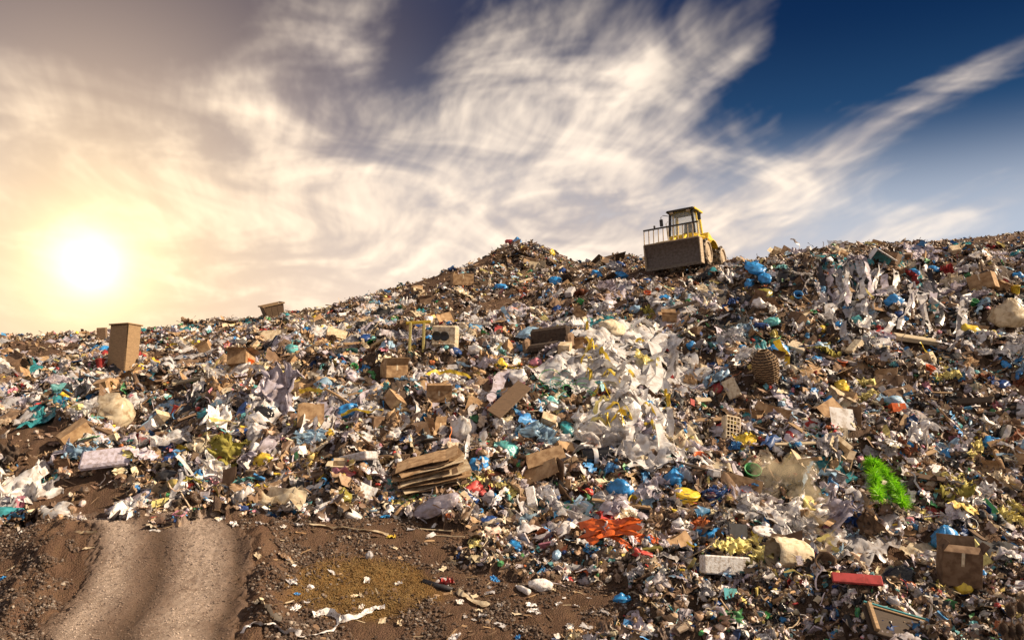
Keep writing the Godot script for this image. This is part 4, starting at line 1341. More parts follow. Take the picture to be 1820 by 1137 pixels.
	# orange sheeting
	for e in [[1085, 948, 100, 0.12, "long orange plastic sheet folded along the lower heap"], [1098, 966, 46, 0.5, "curled orange tube end below the long orange sheet"], [1150, 962, 44, -0.1, "orange plastic flap under the pale blue sack"], [1235, 940, 34, 0.9, "small orange flap beside white film"], [1285, 968, 26, 0.9, "orange strip beside the dark square panel"]]:
		feat("orange_sheet", "plastic", e[4], "cloth", int(e[0]) % 6, "plastic", "orange", e[0], e[1], e[2], {"spin": e[3], "dep": 0.42, "h": 0.2, "tx": 0.35, "lift": 0.06, "group": "orange plastic on the lower heap"})
	marks.append(["the long orange sheet", seat(1085, 948)])
	panel("wooden_beam", "beam", "ochre wooden beam under the orange flap", "wood", "olive", 1150, 978, 54, 8, 0.15, Vector3(0.1, 0.1, 0.08))
	panel("dark_board", "panel", "dark square plastic panel standing among lids", "hard", "charcoal", 1312, 962, 36, 36, 0.05, Vector3(-0.35, 0.25, -0.12), {"lift": 0.35, "mark": "the dark square panel"})
	panel("foam_slab", "foam", "long dirty white foam slab with yellow foam on top", "foam", "white", 1300, 1016, 108, 32, 0.4, Vector3(-0.25, 0.08, -0.08), {"lift": 0.35, "mark": "the long white foam slab"})
	for e in [[1290, 986, 38], [1315, 984, 36], [1340, 986, 40], [1366, 1008, 42]]:
		feat("foam_pad", "foam", "pale yellow foam pad lying on the long white foam slab" if e[0] < 1350 else "yellow foam pad hanging beside the quilted sack", "cloth", int(e[0]) % 6, "foam", "pale yellow", e[0], e[1], e[2], {"h": 1.0, "lift": 0.3, "spin": e[0], "noun": "foam pad", "group": "yellow foam pads by the foam slab"})
	var qs := thing("quilted_sack", "open cream quilted sack lying on its side with a dark mouth", "sack", Transform3D(Basis.from_euler(Vector3(0.12, 0.28, PI / 2 - 0.12)), seat(1412, 1006) + Vector3(0, 0.26, 0)))
	part("quilted_body", lathe([[0.30, 0.55], [0.31, 0.54], [0.335, 0.4], [0.315, 0.32], [0.335, 0.22], [0.31, 0.13], [0.32, 0.0], [0.29, -0.1], [0.28, -0.22], [0.2, -0.38], [0.05, -0.5], [0.0, -0.5]], 22, true, 0.08, 9), skin("cloth", "cream"), qs)
	marks.append(["the cream quilted sack", qs.position])
	busy.append([qs.position, 0.8])
	feat("cardboard_sheet", "cardboard", "rust brown cardboard triangle behind the quilted sack", "card", 4, "card", "brown", 1402, 978, 60, {"tx": 0.8, "spin": 0.3, "lift": 0.12})
	panel("red_board", "panel", "flat red plastic panel lying in the dark trough", "hard", "red", 1522, 1034, 84, 20, 0.06, Vector3(-0.8, -0.12, -0.05), {"mark": "the flat red panel", "lift": 0.3})
	feat("plastic_bag", "bag", "glossy black bin bag beside the flat red panel", "bag", 0, "plastic", "black", 1600, 1034, 58, {"h": 0.85, "mark": "the glossy black bin bag"})
	feat("plastic_cup", "cup", "pale grey cup with blue base beside the black bin bag", "bucket", 0, "hard", "pale grey", 1618, 1034, 13, {"h": 1.1})
	feat("wire_coil", "coil", "rusty brown coil of hose beside the quilted sack", "bucket", 1, "cloth", "brown", 1468, 1002, 38, {"h": 0.7, "tx": 1.0, "spin": 0.4})
	for e in [[1712, 1045, 36, "yellow", "bright yellow bag at the front of the grey brown carton"], [1712, 1052, 22, "dark blue", "small blue bag between yellow and pink bags"], [1742, 1052, 24, "pink", "pink bag beside the bright yellow bag"], [1782, 1066, 30, "cream", "cream bag downhill of the pink bag"]]:
		feat("plastic_bag", "bag", e[4], "bag", int(e[0]) % 6, "plastic", e[3], e[0], e[1], e[2], {"h": 0.75})
	# wooden panel with a teal edge, close by
	var tp := seat(1590, 1128)
	var tk := dist_of(tp) / F
	var tw := thing("broken_tabletop", "broken tabletop with a teal edge lying on fine waste", "tabletop", Transform3D(Basis.from_euler(Vector3(0.45, -0.2, -0.30)), tp + Vector3(0.1, 0.12, 0)))
	part("board", box(Vector3(118 * tk, 0.07, 0.7), 0.01), skin("wood", "dark brown"), tw)
	part("teal_edge", box(Vector3(118 * tk, 0.05, 0.03), 0.006, Transform3D(Basis(), Vector3(0, 0.065, -0.335))), skin("hard", "teal"), tw)
	part("tan_strip", box(Vector3(118 * tk, 0.03, 0.03), 0.005, Transform3D(Basis(), Vector3(0, 0.055, -0.295))), skin("wood", "tan"), tw)
	part("batten", box(Vector3(0.08, 0.08, 0.66), 0.01, Transform3D(Basis(), Vector3(-50 * tk, 0.08, 0))), skin("wood", "tan"), tw)
	marks.append(["the teal-edged tabletop", tp])
	busy.append([tp, 0.9])
	feat("plastic_sheet", "plastic", "cloudy teal plastic pane lying flat at the edge of the soil", "card", 0, "hard", "teal", 1178, 1124, 60, {"dep": 0.8, "spin": 0.2, "tx": 0.2, "lift": 0.1, "mark": "the cloudy teal pane"})
	# soil apron
	feat("foam_block", "foam", "bright white foam lump lying on bare soil", "sack", 2, "foam", "white", 960, 1048, 46, {"h": 0.85, "dep": 0.6, "mark": "the white foam lump"})
	feat("plastic_bottle", "bottle", "dirty white plastic bottle lying beside the foam lump", "bottle", 2, "hard", "white", 928, 1052, 36, {"tz": PI / 2 + 0.1, "spin": 0.9, "lift": 0.16, "h": 1.0})
	feat("plastic_sheet", "plastic", "dusty grey film sheet flat on the lower heap", "film", 1, "film", "pale grey", 1000, 1012, 64, {"dep": 0.5, "h": 0.5})
	feat("bent_bracket", "bracket", "orange bent sheet-metal bracket beside the grey film", "card", 5, "hard", "orange", 1036, 1026, 34, {"spin": 0.4, "tx": 0.3, "lift": 0.06})
	feat("plastic_bag", "bag", "crumpled grey bag scrap alone on the ochre patch", "bag", 2, "film", "pale grey", 656, 992, 15, {"h": 1.4})
	# yellow shredded foam on the right slope
	for e in [[1680, 668], [1668, 678], [1692, 676], [1540, 690], [1532, 700], [1548, 712], [1735, 800], [1722, 812], [1700, 850], [1688, 858], [1712, 866], [1805, 905], [1795, 922], [1810, 935], [1780, 915], [1640, 925], [845, 860], [865, 856], [885, 868], [830, 872], [800, 880], [905, 880], [780, 876]]:
		feat("foam_shred", "foam", "pale yellow foam shred on the slope beside brown cardboard" if e[0] > 1000 else "pale yellow foam shred below the stack of flattened cardboard", "cloth", int(e[0] + e[1]) % 6, "foam", "pale yellow", e[0], e[1], 30, {"spin": e[0] * 0.7, "h": 1.0, "dep": 0.6, "tx": 0.4, "lift": 0.06, "noun": "shredded foam tuft", "group": "pale yellow foam shreds on the slope" if e[0] > 1000 else "pale yellow foam shreds by the cardboard stack"})
	# hanging film on the steep part
	var drops := [[1592, 470, 1605, 565, 0.34, "white"], [1570, 480, 1548, 560, 0.25, "pale grey"], [1545, 478, 1520, 540, 0.3, "pale grey"], [1560, 560, 1530, 600, 0.25, "white"], [1622, 500, 1612, 560, 0.3, "lavender grey"], [1600, 560, 1555, 600, 0.28, "pale grey"], [1795, 580, 1770, 625, 0.22, "white"], [1808, 580, 1812, 640, 0.2, "white"], [1505, 470, 1490, 520, 0.35, "pale grey"], [590, 690, 578, 745, 0.35, "lavender grey"], [625, 730, 610, 790, 0.30, "lavender grey"], [612, 740, 560, 800, 0.3, "pale grey"], [905, 660, 865, 760, 0.45, "lavender grey"], [665, 700, 640, 750, 0.4, "lavender grey"], [445, 700, 440, 740, 0.1, "white"]]
	for k in 30:
		var x0 := rng.randf_range(1440, 1700)
		var y0 := rng.randf_range(462, 560) - (x0 - 1440) * 0.05
		drops.append([x0, y0, x0 + rng.randfn(-8.0, 14.0), y0 + rng.randf_range(45, 95), rng.randf_range(0.15, 0.5), ["white", "pale grey", "lavender grey", "pale grey", "charcoal"][k % 5]])
	for k in 14:
		var x0 := rng.randf_range(540, 900)
		var y0 := rng.randf_range(690, 790)
		drops.append([x0, y0, x0 + rng.randfn(-8.0, 12.0), y0 + rng.randf_range(40, 75), rng.randf_range(0.15, 0.4), ["lavender grey", "pale grey", "white"][k % 3]])
	for k in drops.size():
		var e = drops[k]
		var n := solo("hanging_film", strip(drape(Vector2(e[0], e[1]), Vector2(e[2], e[3]), 12, 0.22, 40 + k), e[4], 0.4, 90 + k), skin("film", e[5]))
		tag(n, "%s film strip hanging down the slope %s" % [e[5], "below the white open box" if e[0] > 1490 and e[0] < 1700 else "from the round beige bale" if e[0] > 1700 else "between tan cartons"], "plastic", "strips of film hanging down the slope")
		autos.append([n, "hanging film strip", e[5], 0.5, seat(e[2], e[3]), "plastic", "strips of film hanging down the slope", ""])
	for k in 60:
		var x := rng.randfn(945.0, 48.0)
		var y := 445.0 + absf(x - 930.0) * 0.32 + rng.randf_range(0, 34)
		if k > 46: x = rng.randfn(1085.0, 22.0); y = 462.0 + rng.randf_range(0, 12)
		var c: String = ["tan", "brown", "brown", "cream", "dark brown"][k % 5]
		feat("rubble_chunk", "rubble", "chunk", "card" if k % 3 else "plank", k, "wood", c, x, y, rng.randf_range(16, 34), {"spin": rng.randf() * TAU, "tx": rng.randf_range(-0.9, 0.9), "tz": rng.randf_range(-0.9, 0.9), "h": 1.2, "dep": 0.8, "lift": 0.08, "noun": "broken rubble board" if k % 3 else "splintered rubble beam", "group": "broken boards on the rubble peak"})
	marks.append(["the rubble peak", seat(930, 448)])
	make_dry_plants()

func drape(a: Vector2, b: Vector2, n: int, lift: float, seed_: int) -> Array:
	# a loose line over the ground between two places seen in the photograph
	var r := RandomNumberGenerator.new()
	r.seed = seed_
	var pa := seat(a.x, a.y)
	var pb := seat(b.x, b.y)
	var side := (pb - pa).cross(Vector3.UP).normalized()
	var out := []
	var bow := r.randf_range(-0.12, 0.12)
	for k in n:
		var t := k / float(n - 1)
		var p := pa.lerp(pb, t) + side * (bow * sin(t * PI) + 0.02 * r.randf_range(-1, 1)) * (pb - pa).length()
		out.append(Vector3(p.x, maxf(hgt(p.x, p.z) + 0.06, lerpf(hgt(p.x, p.z), p.y, 0.5)) + lift * sin(t * PI) * r.randf_range(0.6, 1.0) + 0.04, p.z))
	return out

func make_basket() -> void:
	var p := seat(1366, 678)
	var k := dist_of(p) / F
	var t := thing("wicker_basket", "brown wicker basket with a narrow neck lying tipped on the slope", "basket", Transform3D(Basis.from_euler(Vector3(0.25, 0, 0.22)), p - Vector3(0, 0.1, 0)))
	var w := 20.0 * k
	var h := 62.0 * k
	var rings := []
	for j in 15:
		var s := j / 14.0
		var r := w * (0.75 + 0.35 * sin(s * 2.6)) * (1.0 if s < 0.75 else lerpf(1.0, 0.45, (s - 0.75) / 0.25))
		rings.append([r, h * s])
	part("inner_wall", lathe(rings, 20), skin("wood", "dark brown"), t)
	for j in 15:
		var path := []
		for i in 21:
			var a := TAU * i / 20.0
			path.append(Vector3(cos(a) * (rings[j][0] + 0.012 * (1 if (i + j) % 2 else -1)), rings[j][1], sin(a) * (rings[j][0] + 0.012 * (1 if (i + j) % 2 else -1))))
		part("woven_ring", tube(path, 0.026, 5), skin("wood", "tan"), t)
	for i in 20:
		var path := []
		for j in 15:
			path.append(Vector3(cos(TAU * i / 20.0) * (rings[j][0] + 0.015), rings[j][1], sin(TAU * i / 20.0) * (rings[j][0] + 0.015)))
		part("stake", tube(path, 0.016, 4), skin("wood", "brown"), t)
	marks.append(["the wicker basket", p])
	busy.append([p, 0.6])

func make_crate() -> void:
	var p := seat(1303, 782)
	var k := dist_of(p) / F
	var w := 27.0 * k
	var h := 42.0 * k
	var t := thing("plastic_crate", "white plastic crate with an open grid standing on end", "crate", Transform3D(Basis.from_euler(Vector3(-0.25, 0.35, -0.22)), p))
	var m := skin("hard", "cream")
	for x in 5:
		part("grid_bar", box(Vector3(0.03, h, 0.03), 0.006, Transform3D(Basis(), Vector3(lerpf(-0.5, 0.5, x / 4.0) * w, h / 2, 0))), m, t)
	for y in 7:
		part("grid_bar", box(Vector3(w + 0.03, 0.03, 0.026), 0.006, Transform3D(Basis(), Vector3(0, lerpf(0.0, 1.0, y / 6.0) * h, 0))), m, t)
	for s in [-1, 1]:
		part("side_wall", box(Vector3(0.025, h, 0.26), 0.006, Transform3D(Basis(), Vector3(s * (w / 2 + 0.028), h / 2, -0.13))), m, t)
		part("end_wall", box(Vector3(w, 0.025, 0.26), 0.006, Transform3D(Basis(), Vector3(0, h / 2 + s * (h / 2 + 0.028), -0.13))), m, t)
	marks.append(["the white plastic crate", p])
	busy.append([p, 0.5])

func make_garland() -> void:
	var path := []
	var ends := [[1545, 840], [1552, 844], [1562, 852], [1573, 862], [1583, 876], [1592, 890], [1598, 904], [1600, 914]]
	var r := RandomNumberGenerator.new()
	r.seed = 12
	for e in ends:
		path.append(seat(e[0], e[1]) + Vector3(0, 0.36, 0.15))
	var arm := []
	for e in [[1546, 836], [1549, 850], [1553, 866], [1556, 884], [1560, 902]]:
		arm.append(seat(e[0], e[1]) + Vector3(0, 0.36, 0.12))
	var t := thing("tinsel_garland", "bushy lime green tinsel garland on the slope", "garland", Transform3D())
	part("cord", tube(path, 0.025), skin("cloth", "green"), t)
	for tint in ["lime green", "lime green", "lime green"]:
		var st := st_new()
		for k in 1500:
			var line: Array = path if k % 5 < 3 else arm
			var f := r.randf() * (line.size() - 1.001)
			var a: Vector3 = line[int(f)].lerp(line[int(f) + 1], f - int(f))
			var dir := Vector3(r.randfn(), r.randfn() * 0.9, r.randfn()).normalized()
			var b := a + dir * r.randf_range(0.10, 0.40) + Vector3(0, -0.08, 0)
			var s := dir.cross(Vector3(r.randfn(), r.randfn(), r.randfn())).normalized() * 0.02
			st.add_vertex(a + s); st.add_vertex(a - s); st.add_vertex(b)
		part("tinsel_fringe", done(st), mat("tinsel", Color(0.30, 0.74, 0.02), 0.5, "grime", 1.5, {"back": 0.8}), t).set_meta("kind", "stuff")
	marks.append(["the lime green garland", path[3]])
	busy.append([path[2], 0.8])
	busy.append([path[5], 0.8])
	busy.append([path[7], 0.7])
	busy.append([arm[4], 0.7])

func make_dry_plants() -> void:
	var r := RandomNumberGenerator.new()
	r.seed = 5
	var heads := [[1797, 1085, 26, 12.4, "dried weed with one tall fuzzy brown seed head"], [1785, 1118, 22, 12.2, "dried weed with two low fuzzy brown seed heads"], [1816, 1080, 22, 12.6, "dried weed with a slender fuzzy seed head beside the tallest one"], [1814, 1120, 22, 12.2, "short dried weed with a round fuzzy brown seed head"]]
	for e in heads:
		var top := at(e[0], e[1], e[3])
		var foot := Vector3(top.x + 0.05, hgt(top.x, top.z) - 0.05, top.z + 0.03)
		var t := thing("dried_weed", e[4], "plant", Transform3D(Basis(), foot), "dried weeds with fuzzy seed heads")
		var rel := top - foot
		part("stem", tube([Vector3.ZERO, rel * 0.5 + Vector3(0.03, 0, 0), rel], 0.010), skin("wood", "brown"), t)
		var n := 2 if "two" in e[4] else 1
		for q in n:
			var c := rel + Vector3(0.12 * q, -0.04 * q, 0)
			part("seed_head", lathe([[0.0, -0.10], [0.05, -0.07], [0.062, 0.0], [0.05, 0.07], [0.0, 0.11]], 12), skin("wood", "dark brown"), t, Transform3D(Basis(), c))
			var st := st_new()
			for k in 700:
				var v := Vector3(r.randfn(), r.randfn(), r.randfn()).normalized()
				var a := c + v * Vector3(0.058, 0.10, 0.058)
				var b := a + (v + Vector3(0, 0.5, 0)) * r.randf_range(0.02, 0.05)
				var s := v.cross(Vector3.UP).normalized() * 0.0025
				st.add_vertex(a + s); st.add_vertex(a - s); st.add_vertex(b)
			part("bristle_fuzz", done(st), skin("cloth", "brown"), t).set_meta("kind", "stuff")

# ------------------------------------------------------------------ white and yellow ribbon tangle
func make_tangle() -> void:
	var t := thing("ribbon_tangle", "sprawling tangle of white plastic ribbons and yellow tape on the slope", "ribbons", Transform3D())
	var r := RandomNumberGenerator.new()
	r.seed = 8
	var clean := mat("clean white film", Color(0.68, 0.68, 0.71), 0.35, "grime", 0.35, {"back": 0.4})
	var lines := [
		[1183, 588, 1150, 730, 0.62], [1176, 596, 1128, 716, 0.55], [1196, 610, 1166, 722, 0.42], [1168, 640, 1110, 705, 0.4], [1150, 735, 1182, 828, 0.26], [1138, 738, 1118, 812, 0.3], [1042, 704, 1150, 738, 0.3], [1150, 738, 1060, 755, 0.24],
		[1040, 745, 1022, 775, 0.25], [1180, 730, 1192, 800, 0.22], [1120, 740, 1160, 700, 0.3], [1105, 620, 1150, 600, 0.4], [1060, 640, 1130, 618, 0.45], [1000, 650, 1060, 642, 0.4], [1010, 625, 1075, 602, 0.45], [1040, 690, 1110, 668, 0.5],
		[1000, 665, 1030, 690, 0.35], [1085, 690, 1130, 640, 0.4], [1120, 800, 1160, 830, 0.35], [1165, 835, 1200, 815, 0.3], [1095, 815, 1130, 835, 0.32], [1205, 640, 1195, 690, 0.3], [1215, 650, 1240, 665, 0.3], [1160, 590, 1110, 600, 0.4],
	]
	for k in lines.size():
		var e = lines[k]
		part("white_ribbon", strip(drape(Vector2(e[0], e[1]), Vector2(e[2], e[3]), 13, 0.48, 300 + k), e[4], 0.25, 400 + k), clean, t)
	for e in [[1168, 640, 0.9, 4.6, 0.15], [1142, 650, 0.8, 4.0, 0.25], [1190, 655, 0.6, 3.8, 0.1], [1100, 640, 1.5, 2.4, 0.5], [1060, 630, 1.6, 2.0, -0.4], [1025, 650, 1.4, 1.7, 0.3], [1085, 690, 1.4, 1.6, 0.8], [1130, 610, 1.3, 1.8, 0.0], [1045, 685, 1.2, 1.5, -0.6], [1150, 780, 0.5, 2.4, 0.1], [1178, 770, 0.45, 2.6, -0.2], [1125, 770, 0.6, 2.0, 0.4], [1150, 825, 1.3, 0.8, 0.2], [1100, 740, 1.8, 0.6, 0.1], [1065, 775, 0.9, 1.5, -0.5], [1215, 655, 0.7, 1.0, 0.6], [1000, 665, 1.3, 1.2, 0.2], [1110, 665, 1.2, 2.2, -0.3], [1070, 605, 1.6, 1.2, 0.1], [1180, 610, 1.0, 1.8, 0.3], [1150, 700, 1.0, 2.0, 0.0]]:
		var p := seat(e[0], e[1])
		part("white_sheet", draped(p, e[2] * 1.3, e[3] * 1.15, int(e[0] + e[1]), 0.065, e[4], 0.22), clean, t, Transform3D(Basis(), p))
		busy.append([p, e[2] * 0.6])
	for k in 26:
		var a := Vector2(r.randf_range(1070, 1195), r.randf_range(715, 770))
		if k > 12: a = Vector2(r.randf_range(1000, 1180), r.randf_range(595, 690))
		var b := a + Vector2(r.randf_range(-45, 45), r.randf_range(-12, 40))
		part("yellow_tape", strip(drape(a, b, 9, 0.55, 500 + k), 0.15, 0.6, 520 + k), skin("film", "yellow" if k % 3 else "pale yellow"), t)
	for k in 8:
		var q := Vector2(r.randf_range(985, 1160), r.randf_range(595, 705))
		if k > 5: q = Vector2(r.randf_range(1060, 1180), r.randf_range(720, 835))
		var p := seat(q.x, q.y)
		var w := r.randf_range(0.5, 1.15)
		part("film_sheet", shapes.film[k % 8], skin("film", ["white", "lavender grey", "white", "pale yellow", "white"][k % 5]), t, pose(p, Vector3(w, w * 0.6, w * 0.8), r.randf() * TAU, Vector2(r.randf_range(-0.4, 0.6), r.randf_range(-0.4, 0.4)), 0.8, -0.12))
	marks.append(["the white ribbon tangle", seat(1130, 690)])
	# green wire next to it
	var g := thing("wire_tangle", "tangle of thin green wire beside the white ribbons", "wire", Transform3D())
	for k in 26:
		var c := seat(1005 + r.randf_range(-40, 45), 700 + r.randf_range(-18, 22))
		var path := []
		var rad := r.randf_range(0.18, 0.5)
		var ax := Vector3(r.randfn(), 1.4, r.randfn()).normalized()
		for i in 15:
			path.append(c + Vector3(0, 0.2, 0.1) + Vector3(rad, 0, 0).rotated(ax, i * 0.36) + Vector3(0.02 * r.randfn(), 0.03 * i / 15.0, 0.02 * r.randfn()))
		part("wire_loop", tube(path, 0.012, 4), skin("hard", "green" if k % 3 else "teal"), g)
	marks.append(["the green wire tangle", seat(1005, 700)])

# ------------------------------------------------------------------ what lies on the soil apron
func ribbon_over(label: String, pts: Array, width: float, c: String, seed_: int, sk := "film") -> void:
	var path := []
	for k in pts.size() - 1:
		var a := drape(Vector2(pts[k][0], pts[k][1]), Vector2(pts[k + 1][0], pts[k + 1][1]), 7, 0.05, seed_ + k)
		path.append_array(a if k == 0 else a.slice(1))
	for k in path.size(): path[k].y = hgt(path[k].x, path[k].z) + 0.05
	var n := solo("twisted_ribbon", strip(path, width, 0.45, seed_), skin(sk, c))
	tag(n, label, "ribbon", "twisted ribbons on the soil apron")

func make_soil_litter() -> void:
	ribbon_over("white twisted cloth ribbon spread over the ochre patch", [[556, 1096], [578, 1090], [600, 1104], [612, 1104], [660, 1086], [684, 1082]], 0.20, "white", 61, "cloth")
	ribbon_over("thin white tail of the cloth ribbon on the ochre patch", [[606, 1104], [590, 1125], [560, 1132], [530, 1136]], 0.09, "white", 66, "cloth")
	ribbon_over("cream ribbon with a knotted end beside the dirt track", [[452, 1078], [464, 1070], [474, 1084], [500, 1106]], 0.17, "cream", 71, "cloth")
	ribbon_over("pale curved ribbon beside the dirt track below the knotted one", [[430, 1128], [446, 1114], [475, 1112], [500, 1128], [534, 1132]], 0.15, "white", 77, "cloth")
	ribbon_over("long thin pale ribbon across the brown soil", [[550, 934], [600, 940], [660, 946], [690, 954]], 0.09, "cream", 83)
	ribbon_over("dirty cream ribbon below a grey pipe end", [[812, 1052], [830, 1064], [868, 1080]], 0.15, "cream", 88)
	ribbon_over("pale straw ribbon lying across the pale wheel marks", [[128, 950], [150, 948], [172, 948]], 0.06, "cream", 93)
	ribbon_over("straw coloured ribbon beside the gravel bank", [[145, 980], [165, 976], [192, 976]], 0.07, "cream", 97)
	ribbon_over("short white ribbon scrap on the crest of the dirt track", [[255, 950], [270, 946], [284, 948]], 0.09, "white", 99)
	feat("plastic_pipe", "pipe", "dark grey pipe lying on the soil below a red scrap", "tube", 0, "hard", "charcoal", 778, 1044, 62, {"tz": PI / 2, "spin": 0.5, "lift": 0.05})
	feat("broken_bracket", "plastic", "flat grey broken pipe bracket on the soil", "card", 2, "hard", "pale grey", 790, 1036, 44, {"lift": 0.03})
	feat("red_scrap", "plastic", "dull red plastic scrap between grey pieces on the soil", "cloth", 3, "plastic", "red", 794, 1040, 26, {"lift": 0.05, "dep": 0.5})
	feat("white_stone", "stone", "small white stone alone beside the gravel", "rock", 2, "foam", "white", 551, 1045, 14, {"h": 1.1})
	feat("yellow_scrap", "plastic", "small yellow scrap at the end of the long thin ribbon", "cloth", 1, "plastic", "yellow", 696, 956, 14, {})
	feat("yellow_scrap", "plastic", "yellow scrap cluster piece beside white sticks", "cloth", 2, "plastic", "pale yellow", 845, 968, 22, {"h": 0.8})
	for e in [[775, 944, 60, 0.25, 0.02], [800, 955, 55, 0.35, 0.12], [828, 975, 60, 1.35, 0.1], [838, 968, 40, -0.9, 0.3]]:
		feat("wooden_stick", "stick", "thin whitish stick of a broken lattice on the soil", "plank", int(e[0]) % 6, "wood", "cream", e[0], e[1], e[2], {"spin": e[3], "tz": e[4], "h": 0.5, "dep": 0.35, "lift": 0.04, "noun": "thin lattice stick", "group": "whitish sticks on the soil apron"})
	# sparse litter on bare soil
	var names := [["paper_scrap", "paper", "paper", "paper", ["white", "cream", "pale grey"], "paper scrap"], ["plastic_scrap", "plastic", "cloth", "plastic", ["bright blue", "pale grey", "cream", "white", "white", "brown"], "plastic scrap"], ["wood_chip", "wood", "plank", "wood", ["cream", "tan", "brown"], "wood chip"], ["card_scrap", "cardboard", "card", "card", ["tan", "brown"], "cardboard scrap"]]
	var n := 0
	var tries := 0
	while n < 190 and tries < 4000:
		tries += 1
		var d := 14.2 * pow(21.0 / 14.2, rng.randf())
		var u := rng.randf_range(-0.68, 0.18)
		var x := u * d
		if sample(COV, x, -d) > 0.25 or (u < -0.35 and u > -0.62 and rng.randf() < 0.85): continue
		var q := pixel(Vector3(x, hgt(x, -d), -d))
		if q.x < -5 or q.x > 1830 or q.y > 1140 or q.y < 900: continue
		if q.x < 800 and rng.randf() < 0.5: continue
		var e = names[rng.randi() % 4]
		var c: String = e[4][rng.randi() % e[4].size()]
		var w := rng.randf_range(0.10, 0.26)
		if e[2] == "plank": w *= 1.7
		var p := Vector3(x, hgt(x, -d), -d)
		var list: Array = shapes[e[2]]
		var o := solo(e[0], list[rng.randi() % list.size()], skin(e[3], c), pose(p, Vector3(w, w * 0.7, w * 0.6), rng.randf() * TAU, Vector2(rng.randf_range(-0.3, 0.3), rng.randf_range(-0.3, 0.3)), 0.9, -0.01))
		autos.append([o, e[5], c, w, p, e[1], "%ss scattered on bare soil" % e[5], "on bare soil"])
		n += 1

# a soft sheet lying over the lumps of the slope, its folds running downhill
func draped(p: Vector3, w: float, l: float, seed_: int, fold := 0.09, turn := 0.0, lift := 0.07) -> ArrayMesh:
	var g := FastNoiseLite.new()
	g.seed = seed_; g.frequency = 1.0; g.fractal_octaves = 2; g.fractal_type = FastNoiseLite.FRACTAL_RIDGED
	var h := FastNoiseLite.new()
	h.seed = seed_ + 3; h.frequency = 1.0; h.fractal_octaves = 2
	var n := normal_at(p.x, p.z, 0.8)
	var down := Vector3(n.x, 0, n.z)
	down = (down.normalized() if down.length() > 0.05 else Vector3.BACK).rotated(Vector3.UP, turn)
	var side := Vector3(down.z, 0, -down.x)
	var nu := clampi(int(w / 0.07), 9, 26)
	var nv := clampi(int(l / 0.08), 9, 34)
	var pts := []
	for j in nv:
		var b := j / float(nv - 1) - 0.5
		for i in nu:
			var a := i / float(nu - 1) - 0.5
			var rim := atan2(b, a)
			var k := 1.0 + 0.30 * h.get_noise_2d(cos(rim) * 1.6, sin(rim) * 1.6)
			var sx := a * w * k * (1.0 + 0.35 * h.get_noise_2d(b * 2.2, 11.0))
			var sy := b * l * k
			var q := p + side * (sx + 0.14 * h.get_noise_2d(sy * 1.1, sx * 0.8 + 5.0)) + down * sy
			var y := hgt(q.x, q.z) * 0.36
			for e in [[0.16, 0.0], [-0.16, 0.0], [0.0, 0.16], [0.0, -0.16]]:
				y += hgt(q.x + e[0], q.z + e[1]) * 0.16
			y += lift + fold * (1.1 * g.get_noise_2d(sx * 2.6, sy * 0.7) + 0.9 * h.get_noise_2d(sx * 1.5, sy * 1.5 + 20.0) + 0.35 * g.get_noise_2d(sx * 6.5 + 9.0, sy * 2.0))
			pts.append(Vector3(q.x, y, q.z) - p)
	var st := st_new(true)
	for j in nv - 1:
		for i in nu - 1:
			var o: int = j * nu + i
			for k in [o, o + nu, o + nu + 1, o, o + nu + 1, o + 1]:
				st.add_vertex(pts[k])
	st.index()
	return done(st)

func make_draped() -> void:
	var kinds := [["draped_film", "film", ["white", "lavender grey", "lavender grey", "pale grey", "pale grey", "pale blue", "cream", "charcoal", "brown", "tan", "teal"], "draped film sheet", 240], ["draped_cloth", "cloth", ["charcoal", "brown", "brown", "dark brown", "tan", "pale grey", "lavender grey", "black"], "draped cloth sheet", 150]]
	for k in kinds:
		var n := 0
		var tries := 0
		while n < k[4] and tries < 4000:
			tries += 1
			var d := 20.8 * pow(52.0 / 20.8, rng.randf())
			var x := rng.randf_range(-0.67, 0.67) * d
			if rng.randf() > sample(COV, x, -d): continue
			var p := Vector3(x, hgt(x, -d), -d)
			var q := pixel(p)
			if absf(seat(q.x, q.y - 4.0).z - p.z) > 3.0: continue
			var w := rng.randf_range(0.55, 1.5) * (1.0 + 0.012 * (d - 20.0))
			var l := w * rng.randf_range(0.8, 2.0)
			var free := true
			for b in busy:
				if (b[0] - p).length() < b[1] + maxf(w, l * 0.5) * 0.6:
					free = false
					break
			if not free: continue
			var c: String = k[2][rng.randi() % k[2].size()]
			var o := solo(k[0], draped(p, w, l, 3000 + n + int(k[4]), rng.randf_range(0.07, 0.15), rng.randfn(0.0, 0.5)), skin(k[1], c), Transform3D(Basis(), p))
			autos.append([o, k[3], c, l * 0.6, p, "plastic" if k[1] == "film" else "cloth", "%ss over the rubbish slope" % k[3], ""])
			n += 1

